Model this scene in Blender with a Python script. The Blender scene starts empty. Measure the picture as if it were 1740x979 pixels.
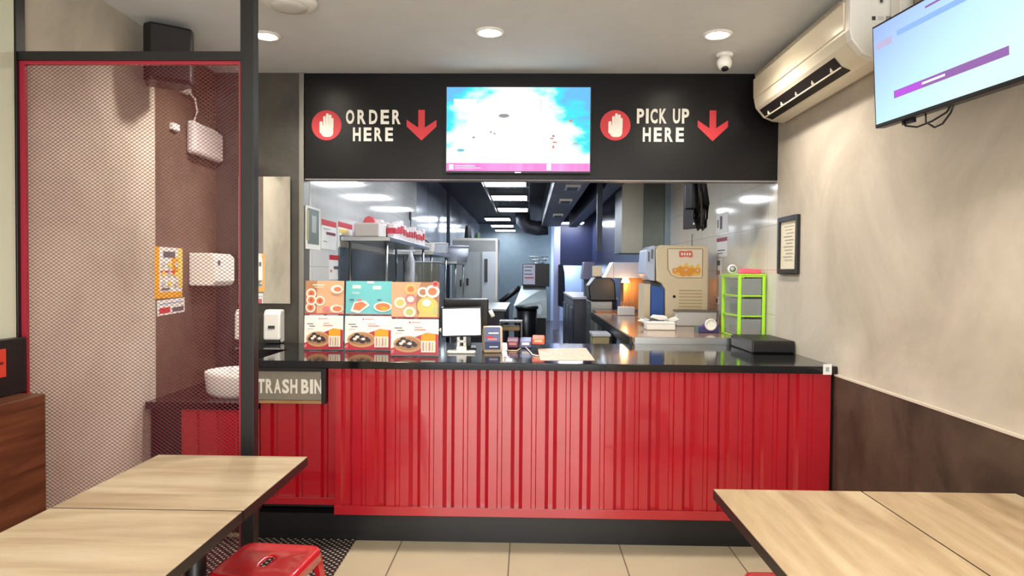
import bpy, bmesh, math, random
from mathutils import Vector, Matrix
random.seed(7)
S = bpy.context.scene
COL = S.collection
R = math.radians

# ------------------------------------------------------------------ camera
F, CX, CY, EYE = 1180.0, 870.0, 489.5, 1.47
YAW, PITCH, ROLL = math.atan(27/F), math.atan(26.5/F), 0.0078
fw = Vector((-math.sin(YAW)*math.cos(PITCH), math.cos(YAW)*math.cos(PITCH), -math.sin(PITCH)))
rt0 = fw.cross(Vector((0, 0, 1))).normalized()
up0 = rt0.cross(fw)
rt = rt0*math.cos(ROLL)+up0*math.sin(ROLL)
up = up0*math.cos(ROLL)-rt0*math.sin(ROLL)
cd = bpy.data.cameras.new('camera'); cam = bpy.data.objects.new('camera', cd); COL.objects.link(cam)
cd.sensor_width = 36; cd.lens = 36*F/1740; cd.clip_start = .02; cd.clip_end = 100
Mc = Matrix((rt, up, -fw)).transposed().to_4x4(); Mc.translation = (0, 0, EYE)
cam.matrix_world = Mc
S.camera = cam
def at(px, py, Y):
    """point of the place at distance Y (metres in front of the viewpoint) that a photo measurement refers to"""
    d = fw*F + rt*(px-CX) - up*(py-CY)
    t = Y/d.y
    return Vector((d.x*t, Y, EYE+d.z*t))
def atz(px, py, z):
    d = fw*F + rt*(px-CX) - up*(py-CY)
    t = (z-EYE)/d.z
    return Vector((d.x*t, d.y*t, z))
def atx(px, py, x):
    d = fw*F + rt*(px-CX) - up*(py-CY)
    t = x/d.x
    return Vector((x, d.y*t, EYE+d.z*t))

# ------------------------------------------------------------------ world, exposure, large lights
w = bpy.data.worlds.new('World'); S.world = w; w.use_nodes = True
w.node_tree.nodes['Background'].inputs[0].default_value = (.80, .88, 1, 1)
w.node_tree.nodes['Background'].inputs[1].default_value = .25
S.view_settings.view_transform = 'Standard'; S.view_settings.look = 'None'
S.view_settings.gamma = 1; S.view_settings.use_curve_mapping = False
S.view_settings.exposure = 0.45
def area(name, loc, rot, sx, sy, power, colr):
    l = bpy.data.lights.new(name, 'AREA'); l.shape = 'RECTANGLE'; l.size = sx; l.size_y = sy
    l.energy = power*.94; l.color = colr
    o = bpy.data.objects.new(name, l); COL.objects.link(o); o.location = loc; o.rotation_euler = rot
    return o
# daylight falling in through the open shopfront behind the viewpoint
area('shopfront_daylight', (-.2, -2.45, 1.35), (R(90), 0, 0), 2.6, 2.2, 165, (1, .98, .96))

# ------------------------------------------------------------------ materials
MT = {}
def mat(name, rgb, rough=.5, metal=0, emit=None, es=1, noise=0, nscale=6, bump=0, coat=0, alpha=None, trans=0, spec=None, stretch=(1, 1, 1), coatr=.05):
    if name in MT: return MT[name]
    m = bpy.data.materials.new(name); m.use_nodes = True; nt = m.node_tree
    b = nt.nodes['Principled BSDF']
    c = (rgb[0], rgb[1], rgb[2], 1)
    b.inputs['Base Color'].default_value = c
    b.inputs['Roughness'].default_value = rough; b.inputs['Metallic'].default_value = metal
    if coat: b.inputs['Coat Weight'].default_value = coat; b.inputs['Coat Roughness'].default_value = coatr
    if trans: b.inputs['Transmission Weight'].default_value = trans
    if alpha is not None: b.inputs['Alpha'].default_value = alpha
    if spec is not None: b.inputs['Specular IOR Level'].default_value = spec
    if emit:
        b.inputs['Emission Color'].default_value = (*emit, 1); b.inputs['Emission Strength'].default_value = es
    if noise or bump:
        tc = nt.nodes.new('ShaderNodeTexCoord'); mp = nt.nodes.new('ShaderNodeMapping')
        mp.inputs['Scale'].default_value = stretch
        n = nt.nodes.new('ShaderNodeTexNoise'); n.inputs['Scale'].default_value = nscale; n.inputs['Detail'].default_value = 6
        nt.links.new(tc.outputs['Object'], mp.inputs[0]); nt.links.new(mp.outputs[0], n.inputs['Vector'])
        if noise:
            r = nt.nodes.new('ShaderNodeValToRGB')
            r.color_ramp.elements[0].position = .3; r.color_ramp.elements[1].position = .7
            r.color_ramp.elements[0].color = tuple(max(0, x*(1-noise)) for x in rgb)+(1,)
            r.color_ramp.elements[1].color = tuple(min(1, x*(1+noise)) for x in rgb)+(1,)
            nt.links.new(n.outputs[0], r.inputs[0]); nt.links.new(r.outputs[0], b.inputs['Base Color'])
        if bump:
            bp = nt.nodes.new('ShaderNodeBump'); bp.inputs['Strength'].default_value = bump; bp.inputs['Distance'].default_value = .01
            nt.links.new(n.outputs[0], bp.inputs['Height']); nt.links.new(bp.outputs[0], b.inputs['Normal'])
    MT[name] = m
    return m
def s(r, g, b):
    return tuple(((x/255)/12.92 if x/255 <= .04045 else ((x/255+.055)/1.055)**2.4) for x in (r, g, b))

def tile_mat(name, rgb, grout, tw, th, rough, offset=0, axis='xy', noise=.06, mortar=.004, bump=.3):
    m = bpy.data.materials.new(name); m.use_nodes = True; nt = m.node_tree; b = nt.nodes['Principled BSDF']
    tc = nt.nodes.new('ShaderNodeTexCoord'); sp = nt.nodes.new('ShaderNodeSeparateXYZ'); cb = nt.nodes.new('ShaderNodeCombineXYZ')
    nt.links.new(tc.outputs['Object'], sp.inputs[0])
    nt.links.new(sp.outputs['XYZ'.index(axis[0].upper())], cb.inputs[0]); nt.links.new(sp.outputs['XYZ'.index(axis[1].upper())], cb.inputs[1])
    mp = nt.nodes.new('ShaderNodeMapping'); nt.links.new(cb.outputs[0], mp.inputs[0])
    br = nt.nodes.new('ShaderNodeTexBrick'); br.offset = offset
    nt.links.new(mp.outputs[0], br.inputs['Vector'])
    br.inputs['Scale'].default_value = 1; br.inputs['Brick Width'].default_value = tw; br.inputs['Row Height'].default_value = th
    br.inputs['Mortar Size'].default_value = mortar; br.inputs['Mortar Smooth'].default_value = .1
    br.inputs['Color1'].default_value = (*rgb, 1); br.inputs['Color2'].default_value = (*[x*(1-noise) for x in rgb], 1)
    br.inputs['Mortar'].default_value = (*grout, 1)
    n = nt.nodes.new('ShaderNodeTexNoise'); n.inputs['Scale'].default_value = 5; n.inputs['Detail'].default_value = 8
    nt.links.new(tc.outputs['Object'], n.inputs['Vector'])
    mx = nt.nodes.new('ShaderNodeMixRGB'); mx.blend_type = 'MULTIPLY'; mx.inputs[0].default_value = noise*4
    nt.links.new(br.outputs[0], mx.inputs[1]); nt.links.new(n.outputs[0], mx.inputs[2]); nt.links.new(mx.outputs[0], b.inputs['Base Color'])
    b.inputs['Roughness'].default_value = rough
    if bump:
        bp = nt.nodes.new('ShaderNodeBump'); bp.inputs['Strength'].default_value = bump; bp.inputs['Distance'].default_value = .002; bp.invert = True
        nt.links.new(br.outputs['Fac'], bp.inputs['Height']); nt.links.new(bp.outputs[0], b.inputs['Normal'])
    return m, mp

def plaster(name, c1, c2, rough, scale=1.3):
    m = bpy.data.materials.new(name); m.use_nodes = True; nt = m.node_tree; b = nt.nodes['Principled BSDF']
    tc = nt.nodes.new('ShaderNodeTexCoord')
    n = nt.nodes.new('ShaderNodeTexNoise'); n.inputs['Scale'].default_value = scale; n.inputs['Detail'].default_value = 9; n.inputs['Roughness'].default_value = .62
    n.inputs['Distortion'].default_value = .6
    nt.links.new(tc.outputs['Object'], n.inputs['Vector'])
    r = nt.nodes.new('ShaderNodeValToRGB'); r.color_ramp.elements[0].position = .32; r.color_ramp.elements[1].position = .68
    r.color_ramp.elements[0].color = (*c1, 1); r.color_ramp.elements[1].color = (*c2, 1)
    nt.links.new(n.outputs[0], r.inputs[0]); nt.links.new(r.outputs[0], b.inputs['Base Color'])
    n2 = nt.nodes.new('ShaderNodeTexNoise'); n2.inputs['Scale'].default_value = 30; n2.inputs['Detail'].default_value = 5
    nt.links.new(tc.outputs['Object'], n2.inputs['Vector'])
    bp = nt.nodes.new('ShaderNodeBump'); bp.inputs['Strength'].default_value = .12; bp.inputs['Distance'].default_value = .01
    nt.links.new(n2.outputs[0], bp.inputs['Height']); nt.links.new(bp.outputs[0], b.inputs['Normal'])
    b.inputs['Roughness'].default_value = rough
    return m

def wood(name, c1, c2, c3, stretch, rough=.35, rot=0, coat=0):
    m = bpy.data.materials.new(name); m.use_nodes = True; nt = m.node_tree; b = nt.nodes['Principled BSDF']
    tc = nt.nodes.new('ShaderNodeTexCoord'); mp = nt.nodes.new('ShaderNodeMapping')
    mp.inputs['Scale'].default_value = stretch; mp.inputs['Rotation'].default_value = (0, 0, rot)
    nt.links.new(tc.outputs['Object'], mp.inputs[0])
    n = nt.nodes.new('ShaderNodeTexNoise'); n.inputs['Scale'].default_value = 3; n.inputs['Detail'].default_value = 8; n.inputs['Distortion'].default_value = .5
    nt.links.new(mp.outputs[0], n.inputs['Vector'])
    r = nt.nodes.new('ShaderNodeValToRGB'); e = r.color_ramp.elements
    e[0].position = .28; e[0].color = (*c1, 1); e[1].position = .72; e[1].color = (*c3, 1)
    k = e.new(.5); k.color = (*c2, 1)
    nt.links.new(n.outputs[0], r.inputs[0]); nt.links.new(r.outputs[0], b.inputs['Base Color'])
    n2 = nt.nodes.new('ShaderNodeTexNoise'); n2.inputs['Scale'].default_value = 26; n2.inputs['Detail'].default_value = 4
    nt.links.new(mp.outputs[0], n2.inputs['Vector'])
    mx = nt.nodes.new('ShaderNodeMixRGB'); mx.blend_type = 'MULTIPLY'; mx.inputs[0].default_value = .25
    nt.links.new(r.outputs[0], mx.inputs[1]); nt.links.new(n2.outputs[0], mx.inputs[2]); nt.links.new(mx.outputs[0], b.inputs['Base Color'])
    b.inputs['Roughness'].default_value = rough
    if coat: b.inputs['Coat Weight'].default_value = coat
    return m

BEIGE = plaster('beige_plaster', s(166, 157, 142), s(202, 193, 178), .75)
DARKC = plaster('dark_brown_plaster', s(42, 36, 28), s(82, 70, 56), .5, 3.0)
CONC = plaster('dark_concrete', s(44, 42, 38), s(80, 76, 66), .5, 2)
BROWN = plaster('brown_plaster', s(84, 68, 55), s(120, 100, 84), .6, 1.6)
CEIL = mat('grey_ceiling_paint', s(208, 210, 210), .8, noise=.03)
BLACK = mat('black_board', s(13, 11, 12), .33, noise=.1, nscale=3, spec=.3)
GLOSSBLK = mat('black_polished_stone', s(16, 17, 20), .09, noise=.2, nscale=40)
MBLACK = mat('black_metal', s(15, 13, 14), .4)
PBLACK = mat('black_plastic', s(13, 13, 15), .35)
DARKGREY = mat('dark_grey', s(60, 60, 62), .5)
RED = mat('red_container_paint', s(174, 12, 30), .26, noise=.07, nscale=4, coat=1, coatr=.06)
REDM = mat('red_mesh_paint', s(150, 30, 48), .4)
REDW_ = mat('red_wire_paint', s(112, 20, 36), .45)
REDST = mat('red_stool_paint', s(190, 20, 30), .3, coat=.6)
WHITE = mat('white_plastic', s(232, 230, 224), .35)
CREAM = mat('cream_plastic', s(228, 208, 170), .4)
ACW = mat('cream_white_plastic', s(232, 222, 200), .3, coat=.3)
STEEL = mat('brushed_steel', s(170, 172, 172), .3, 1, noise=.08, nscale=4, stretch=(1, 1, 12))
STEELD = mat('dull_steel', s(135, 138, 138), .4, 1, noise=.12, nscale=3)
ALU = mat('aluminium', s(185, 183, 176), .35, .9)
PAPER = mat('white_paper', s(235, 233, 228), .7)
LTXT = mat('sign_white', s(238, 234, 222), .5)
LRED = mat('sign_red', s(205, 45, 55), .5)

# ------------------------------------------------------------------ mesh helpers
class MB:
    def __init__(self): self.v = []; self.f = []; self.m = []; self.s = []
    def add(self, vs, fs, mi=0, sm=False, M=None):
        o = len(self.v)
        self.v += [tuple(M @ Vector(p)) if M else tuple(p) for p in vs]
        for f in fs: self.f.append([o+i for i in f]); self.m.append(mi); self.s.append(sm)
        return self
    def box(self, x0, x1, y0, y1, z0, z1, mi=0, M=None):
        vs = [(x, y, z) for z in (z0, z1) for y in (y0, y1) for x in (x0, x1)]
        return self.add(vs, [(0, 2, 3, 1), (4, 5, 7, 6), (0, 1, 5, 4), (2, 6, 7, 3), (0, 4, 6, 2), (1, 3, 7, 5)], mi, False, M)
    def prism(self, poly, axis, a0, a1, mi=0, sm=False, M=None):
        def p(q, a):
            return {'x': (a, q[0], q[1]), 'y': (q[0], a, q[1]), 'z': (q[0], q[1], a)}[axis]
        n = len(poly)
        vs = [p(q, a0) for q in poly]+[p(q, a1) for q in poly]
        self.add(vs, [tuple(range(n)), tuple(range(2*n-1, n-1, -1))], mi, False, M)
        o = len(self.v)-2*n
        for i in range(n):
            j = (i+1) % n
            self.f.append([o+i, o+j, o+n+j, o+n+i]); self.m.append(mi); self.s.append(sm)
        return self
    def lathe(self, prof, c=(0, 0, 0), n=24, mi=0, M=None, sm=True):
        vs = []
        for r, z in prof:
            for k in range(n):
                a = 2*math.pi*k/n
                vs.append((c[0]+r*math.cos(a), c[1]+r*math.sin(a), c[2]+z))
        fs = []
        for i in range(len(prof)-1):
            for k in range(n):
                fs.append((i*n+k, i*n+(k+1) % n, (i+1)*n+(k+1) % n, (i+1)*n+k))
        self.add(vs, fs, mi, sm, M)
        o = len(self.v)-len(vs)
        if prof[0][0] > 1e-6: self.f.append([o+k for k in range(n)]); self.m.append(mi); self.s.append(False)
        if prof[-1][0] > 1e-6: self.f.append([o+(len(prof)-1)*n+k for k in range(n)]); self.m.append(mi); self.s.append(False)
        return self
    def tube(self, pts, r, n=8, mi=0, M=None):
        pts = [Vector(p) for p in pts]; vs = []
        for i, p in enumerate(pts):
            d = (pts[min(i+1, len(pts)-1)]-pts[max(i-1, 0)]).normalized()
            a = d.cross(Vector((0, 0, 1)))
            if a.length < 1e-3: a = d.cross(Vector((0, 1, 0)))
            a.normalize(); b = d.cross(a)
            rr = r[i] if isinstance(r, (list, tuple)) else r
            for k in range(n):
                t = 2*math.pi*k/n
                vs.append(p+a*rr*math.cos(t)+b*rr*math.sin(t))
        fs = []
        for i in range(len(pts)-1):
            for k in range(n): fs.append((i*n+k, i*n+(k+1) % n, (i+1)*n+(k+1) % n, (i+1)*n+k))
        fs += [tuple(range(n)), tuple(range((len(pts)-1)*n, len(pts)*n))]
        return self.add(vs, fs, mi, True, M)
    def build(self, name, mats, parent=None, bevel=0, seg=2):
        me = bpy.data.meshes.new(name); me.from_pydata(self.v, [], self.f)
        if not isinstance(mats, (list, tuple)): mats = [mats]
        for q in mats: me.materials.append(q)
        for p, mi, sm in zip(me.polygons, self.m, self.s): p.material_index = mi; p.use_smooth = sm
        bm = bmesh.new(); bm.from_mesh(me)
        bmesh.ops.remove_doubles(bm, verts=bm.verts, dist=1e-6)
        bmesh.ops.recalc_face_normals(bm, faces=bm.faces); bm.to_mesh(me); bm.free()
        o = bpy.data.objects.new(name, me); COL.objects.link(o)
        if bevel:
            b = o.modifiers.new('bevel', 'BEVEL'); b.width = bevel; b.segments = seg; b.limit_method = 'ANGLE'; b.angle_limit = R(40)
        if parent:
            o.parent = parent
            if parent.get('_w'): o.matrix_parent_inverse = Matrix.Translation(-Vector(parent['_w']))
        return o
def tag(o, label=None, cat=None, group=None, kind=None):
    if label: o['label'] = label
    if cat: o['category'] = cat
    if group: o['group'] = group
    if kind: o['kind'] = kind
    return o
def thing(name, label, cat, loc, rotz=None, group=None):
    """Empty at the thing's base. rotz None: its parts are written in room coordinates; else in its own."""
    o = bpy.data.objects.new(name, None); COL.objects.link(o); o.location = loc; o.empty_display_size = .05
    if rotz is None: o['_w'] = tuple(loc)
    else: o.rotation_euler = (0, 0, rotz)
    return tag(o, label, cat, group)
def sub(parent_part, mb, name, mats, **k):
    o = mb.build(name, mats, None, **k); o.parent = parent_part
    o.matrix_parent_inverse = Matrix.Identity(4)
    return o
def dup(root, loc, rotz=None, label=None):
    r = root.copy(); COL.objects.link(r); r.location = loc
    if rotz is not None: r.rotation_euler = (0, 0, rotz)
    if label: r['label'] = label
    for ch in list(root.children):
        c = ch.copy(); COL.objects.link(c); c.parent = r
        for g in ch.children:
            d = g.copy(); COL.objects.link(d); d.parent = c
    return r
def struct(name, mb, mats, **k):
    o = mb.build(name, mats, **k); o['kind'] = 'structure'; return o
def arc(cx, cy, rx, ry, a0, a1, n):
    return [(cx+rx*math.cos(R(a0+(a1-a0)*i/n)), cy+ry*math.sin(R(a0+(a1-a0)*i/n))) for i in range(n+1)]
def rrect(x0, x1, y0, y1, r, n=4):
    return (arc(x1-r, y0+r, r, r, -90, 0, n)+arc(x1-r, y1-r, r, r, 0, 90, n)+arc(x0+r, y1-r, r, r, 90, 180, n)+arc(x0+r, y0+r, r, r, 180, 270, n))
class Print:
    """flat printed sheet: shapes laid over each other, in one mesh. origin lower-left, u right, v up, W x H metres"""
    def __init__(self, o, u, v, W, H, thick=.002):
        self.o = Vector(o); self.u = Vector(u).normalized(); self.v = Vector(v).normalized(); self.n = self.u.cross(self.v)
        self.W = W; self.H = H; self.mb = MB(); self.mats = []; self.k = 0; self.t = thick
    def mi(self, m):
        if m not in self.mats: self.mats.append(m)
        return self.mats.index(m)
    def base(self, m, poly=None):
        q = poly or [(0, 0), (1, 0), (1, 1), (0, 1)]
        pts = [self.o+self.u*a*self.W+self.v*b*self.H for a, b in q]
        n = len(q); vs = pts+[p+self.n*self.t for p in pts]
        self.mb.add(vs, [tuple(range(n)), tuple(range(n, 2*n))]+[(i, (i+1) % n, n+(i+1) % n, n+i) for i in range(n)], self.mi(m))
        self.k = self.t; return self
    def poly(self, q, m):
        self.k += .0004
        self.mb.add([self.o+self.u*a*self.W+self.v*b*self.H+self.n*self.k for a, b in q], [tuple(range(len(q)))], self.mi(m)); return self
    def rect(self, a0, a1, b0, b1, m): return self.poly([(a0, b0), (a1, b0), (a1, b1), (a0, b1)], m)
    def ell(self, a, b, ra, rb, m, n=18): return self.poly(arc(a, b, ra, rb, 0, 360, n)[:-1], m)
    def build(self, name, parent=None):
        # faces already wound; keep normals facing out
        return self.mb.build(name, self.mats, parent)
def text_mesh(mb, txt, o, u, v, W, H, mi=0, thick=.003, bold=.03, space=1.05):
    """lettering fitted into W x H, lower-left corner at o"""
    cu = bpy.data.curves.new('t', 'FONT'); cu.body = txt; cu.offset = bold; cu.space_character = space; cu.fill_mode = 'FRONT'
    cu.resolution_u = 3
    ob = bpy.data.objects.new('t', cu); COL.objects.link(ob)
    dg = bpy.context.evaluated_depsgraph_get(); dg.update()
    me = bpy.data.meshes.new_from_object(ob.evaluated_get(dg))
    xs = [q.co.x for q in me.vertices]; ys = [q.co.y for q in me.vertices]
    x0, x1, y0, y1 = min(xs), max(xs), min(ys), max(ys)
    u = Vector(u).normalized(); v = Vector(v).normalized(); n = u.cross(v); o = Vector(o)
    vs = [o+u*((q.co.x-x0)/(x1-x0)*W)+v*((q.co.y-y0)/(y1-y0)*H)+n*thick for q in me.vertices]
    mb.add(vs, [tuple(p.vertices) for p in me.polygons], mi)
    # side walls of the letters
    from collections import Counter
    cnt = Counter(); 
    for p in me.polygons:
        for e in p.edge_keys: cnt[e] += 1
    for (a, b), c in cnt.items():
        if c == 1: mb.add([vs[a], vs[b], vs[b]-n*thick, vs[a]-n*thick], [(0, 1, 2, 3)], mi)
    COL.objects.unlink(ob); bpy.data.objects.remove(ob); bpy.data.curves.remove(cu); bpy.data.meshes.remove(me)

def condensed(mb, txt, o, W, H, ratio=.76, thick=.004, bold=.032):
    adv = {' ': .5, 'I': .5}; tot = sum(adv.get(c, 1) for c in txt)-(1-ratio)
    x = 0; o = Vector(o)
    for c in txt:
        a = adv.get(c, 1)
        if c != ' ':
            w_ = (a-(1-ratio)) if c != 'I' else .5-(1-ratio)
            text_mesh(mb, c, o+Vector((x/tot*W, 0, 0)), (1, 0, 0), (0, 0, 1), w_/tot*W, H, 0, thick, bold, 1)
        x += a
# ------------------------------------------------------------------ key dimensions
XL, XR, H = -2.10, 1.64, 2.79           # dining room walls and ceiling
YC, YF = 3.73, 4.63                      # counter front, fascia plane
KL, KH, KB = -1.50, 2.70, 21.4           # kitchen left wall, ceiling, far wall
ZC = .986                                # counter top
YP = 2.82                                # mesh partition

# ------------------------------------------------------------------ room shell
fm, mp = tile_mat('beige_floor_tile', s(190, 180, 153), s(120, 108, 94), .59, .59, .32, noise=.05)
mp.inputs['Location'].default_value = (.085, .37, 0)
struct('floor', MB().box(XL-.2, XR+.2, -2.6, YF, -.05, 0), fm)
kf, _ = tile_mat('dark_kitchen_tile', s(66, 56, 54), s(34, 30, 30), .30, .30, .25, noise=.1)
struct('floor_kitchen', MB().box(KL-.2, XR+.2, YF, KB+.3, -.05, 0), kf)
struct('ceiling', MB().box(XL-.2, XR+.2, -2.6, YF+.2, H, H+.06), CEIL)
KCEIL = mat('kitchen_ceiling_black', s(26, 28, 38), .7)
struct('ceiling_kitchen', MB().box(KL-.2, XR+.2, YF+.2, KB+.3, KH+.25, KH+.3), KCEIL)
# left wall: light stretch, then brown stretch by the wash basin
m = MB(); m.box(XL-.12, XL, -2.6, 3.87, 0, H)
struct('wall_left', m, BEIGE)
struct('wall_left_brown', MB().box(XL-.12, XL, 3.87, YF+.1, 0, H), BROWN)
# right wall runs on into the kitchen
struct('wall_right', MB().box(XR, XR+.12, -2.6, YF, .945, H), BEIGE)
struct('wall_right_wainscot', MB().box(XR-.012, XR+.12, -2.6, YC-.02, 0, .935), DARKC)
struct('trim_1', MB().box(XR-.014, XR+.02, -2.6, YC-.02, .935, .945), mat('pale_trim', s(205, 196, 180), .5))
struct('wall_right_low', MB().box(XR, XR+.12, YC-.02, YF, 0, .945), DARKC)
# shop front wall behind the viewpoint with its wide opening
m = MB(); m.box(XL-.12, -1.6, -2.7, -2.6, 0, H).box(1.2, XR+.12, -2.7, -2.6, 0, H).box(-1.6, 1.2, -2.7, -2.6, 2.5, H)
struct('wall_front', m, BEIGE)
# dark wall behind the wash basin
struct('wall_back_left', MB().box(XL, KL-.037, YF, YF+.12, 0, H), CONC)
# kitchen shell
TILEW, mpw = tile_mat('white_gloss_tile', s(226, 226, 222), s(196, 196, 194), .60, .30, .07, axis='yz', noise=.02, mortar=.003, bump=.15)
struct('wall_kitchen_left', MB().box(KL-.12, KL, YF+.12, 9.3, 0, KH+.25), TILEW)
PAN, mpp = tile_mat('blue_grey_gloss_panel', s(172, 176, 188), s(90, 96, 108), 2.05, 3.2, .13, axis='yz', noise=.05, mortar=.012)
mpp.inputs['Location'].default_value = (-.1, 0.1, 0)
struct('wall_kitchen_left_far', MB().box(KL-.12, KL, 9.3, KB, 0, KH+.25), PAN)
TILEC, _ = tile_mat('cream_gloss_tile', s(222, 216, 202), s(190, 184, 172), .60, .30, .08, axis='yz', noise=.02, mortar=.003, bump=.15)
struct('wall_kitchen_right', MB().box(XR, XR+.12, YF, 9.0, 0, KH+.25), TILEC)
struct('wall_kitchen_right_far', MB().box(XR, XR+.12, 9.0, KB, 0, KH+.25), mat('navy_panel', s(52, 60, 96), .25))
struct('wall_kitchen_far', MB().box(KL, .70, KB-.1, KB, 0, KH+.25), mat('pale_blue_wall', s(108, 124, 132), .35, noise=.06))
struct('wall_kitchen_far_right', MB().box(.70, XR, KB-.1, KB, 0, KH+.25), mat('light_blue_wall', s(170, 190, 225), .5))
# lintel and post of the far doorway
m = MB(); m.box(.82, XR, 17.9, 18.0, 1.66, KH+.25)
struct('wall_kitchen_lintel', m, mat('navy_panel2', s(32, 38, 70), .4))
struct('trim_2', MB().box(.66, .82, 17.86, 18.0, 0, KH+.1), mat('pale_lilac_frame', s(178, 180, 214), .4))

# ------------------------------------------------------------------ fascia over the pass
fas = thing('fascia_board', 'wide black fascia board over the counter reading ORDER HERE and PICK UP HERE', 'sign', (.07, YF, 2.09))
m = MB(); m.box(KL, XR-.001, YF, YF+.10, 2.09, H-.002)
m.build('board', BLACK, fas, bevel=.003)
def fpt(px, py): return at(px, py, YF)
def lettering(lines, nm):
    mb = MB()
    for t, x0, x1, y0, y1 in lines:
        a = fpt(x0, y1); b = fpt(x1, y0)
        condensed(mb, t, (a.x, YF-.0005, a.z), b.x-a.x, b.z-a.z, .72 if t != 'PICK UP' else .80)
    o = mb.build('lettering', LTXT, fas); o['label'] = nm
lettering([('ORDER', 588, 681, 187, 211), ('HERE', 600, 668, 217, 240)], 'white letters reading ORDER HERE')
lettering([('PICK UP', 1082, 1171, 185, 210), ('HERE', 1092, 1162, 217, 241)], 'white letters reading PICK UP HERE')
def hand_icon(px, py, side):
    c = fpt(px, py); r = .100
    mb = MB(); mb.prism(arc(c.x, c.z, r, r, 0, 360, 36)[:-1], 'y', YF-.003, YF)
    o = mb.build('red_disc', LRED, fas); o['label'] = 'red disc behind the hand icon, '+side
    mb = MB(); y0, y1 = YF-.0055, YF-.0031
    mb.prism(rrect(c.x-.036, c.x+.046, c.z-.078, c.z+.006, .030), 'y', y0, y1)
    for fx, top, hw in ((-.013, .060, .0088), (.0065, .078, .0092), (.0255, .070, .0088), (.0405, .048, .0070)):
        mb.prism(rrect(c.x+fx-hw, c.x+fx+hw, c.z-.02, c.z+top, hw*.95), 'y', y0-.0002, y1)
    mb.prism(rrect(c.x-.046, c.x-.026, c.z-.055, c.z+.026, .0095), 'y', y0-.0003, y1)
    o = mb.build('hand_icon', LTXT, fas); o['label'] = 'white hand icon on the red disc, '+side
def arrow_icon(x0, x1, y0, y1, side):
    a = fpt(x0, y1); b = fpt(x1, y0); W = b.x-a.x; Hh = b.z-a.z
    q = [(.39, 1), (.61, 1), (.61, .42), (1, .68), (1, .46), (.5, 0), (0, .46), (0, .68), (.39, .42)]
    mb = MB(); mb.prism([(a.x+u*W, a.z+v*Hh) for u, v in q], 'y', YF-.004, YF)
    o = mb.build('arrow_icon', LRED, fas); o['label'] = 'red arrow pointing down, '+side
hand_icon(555, 213, 'left of ORDER HERE'); hand_icon(1045.5, 213, 'left of PICK UP HERE')
arrow_icon(691, 742, 187, 239, 'right of ORDER HERE'); arrow_icon(1185, 1237, 188, 240, 'right of PICK UP HERE')
struct('trim_3', MB().box(KL-.036, KL-.003, YF-.012, YF+.12, 0, H), mat('dull_aluminium', s(140, 138, 130), .4, .7), bevel=.003)
struct('trim_4', MB().box(KL, XR-.001, YF+.005, YF+.095, 2.08, 2.0895), mat('pale_edge', s(120, 116, 118), .4))

# ------------------------------------------------------------------ screen above the counter
def screen_mat(name, build):
    m = bpy.data.materials.new(name); m.use_nodes = True; nt = m.node_tree
    nt.nodes.remove(nt.nodes['Principled BSDF'])
    e = nt.nodes.new('ShaderNodeEmission'); nt.links.new(e.outputs[0], nt.nodes['Material Output'].inputs[0])
    tc = nt.nodes.new('ShaderNodeTexCoord'); sp = nt.nodes.new('ShaderNodeSeparateXYZ'); nt.links.new(tc.outputs['Generated'], sp.inputs[0])
    build(nt, e, tc, sp); return m
def mth(nt, op, a, b=None, c=None):
    n = nt.nodes.new('ShaderNodeMath'); n.operation = op
    for i, q in enumerate((a, b, c)):
        if q is None: continue
        if isinstance(q, (int, float)): n.inputs[i].default_value = q
        else: nt.links.new(q, n.inputs[i])
    return n.outputs[0]
def mixc(nt, f, a, b):
    n = nt.nodes.new('ShaderNodeMixRGB')
    for i, q in enumerate((f, a, b)):
        if isinstance(q, tuple): n.inputs[i].default_value = (*q, 1)
        elif isinstance(q, (int, float)): n.inputs[i].default_value = q
        else: nt.links.new(q, n.inputs[i])
    return n.outputs[0]
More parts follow.
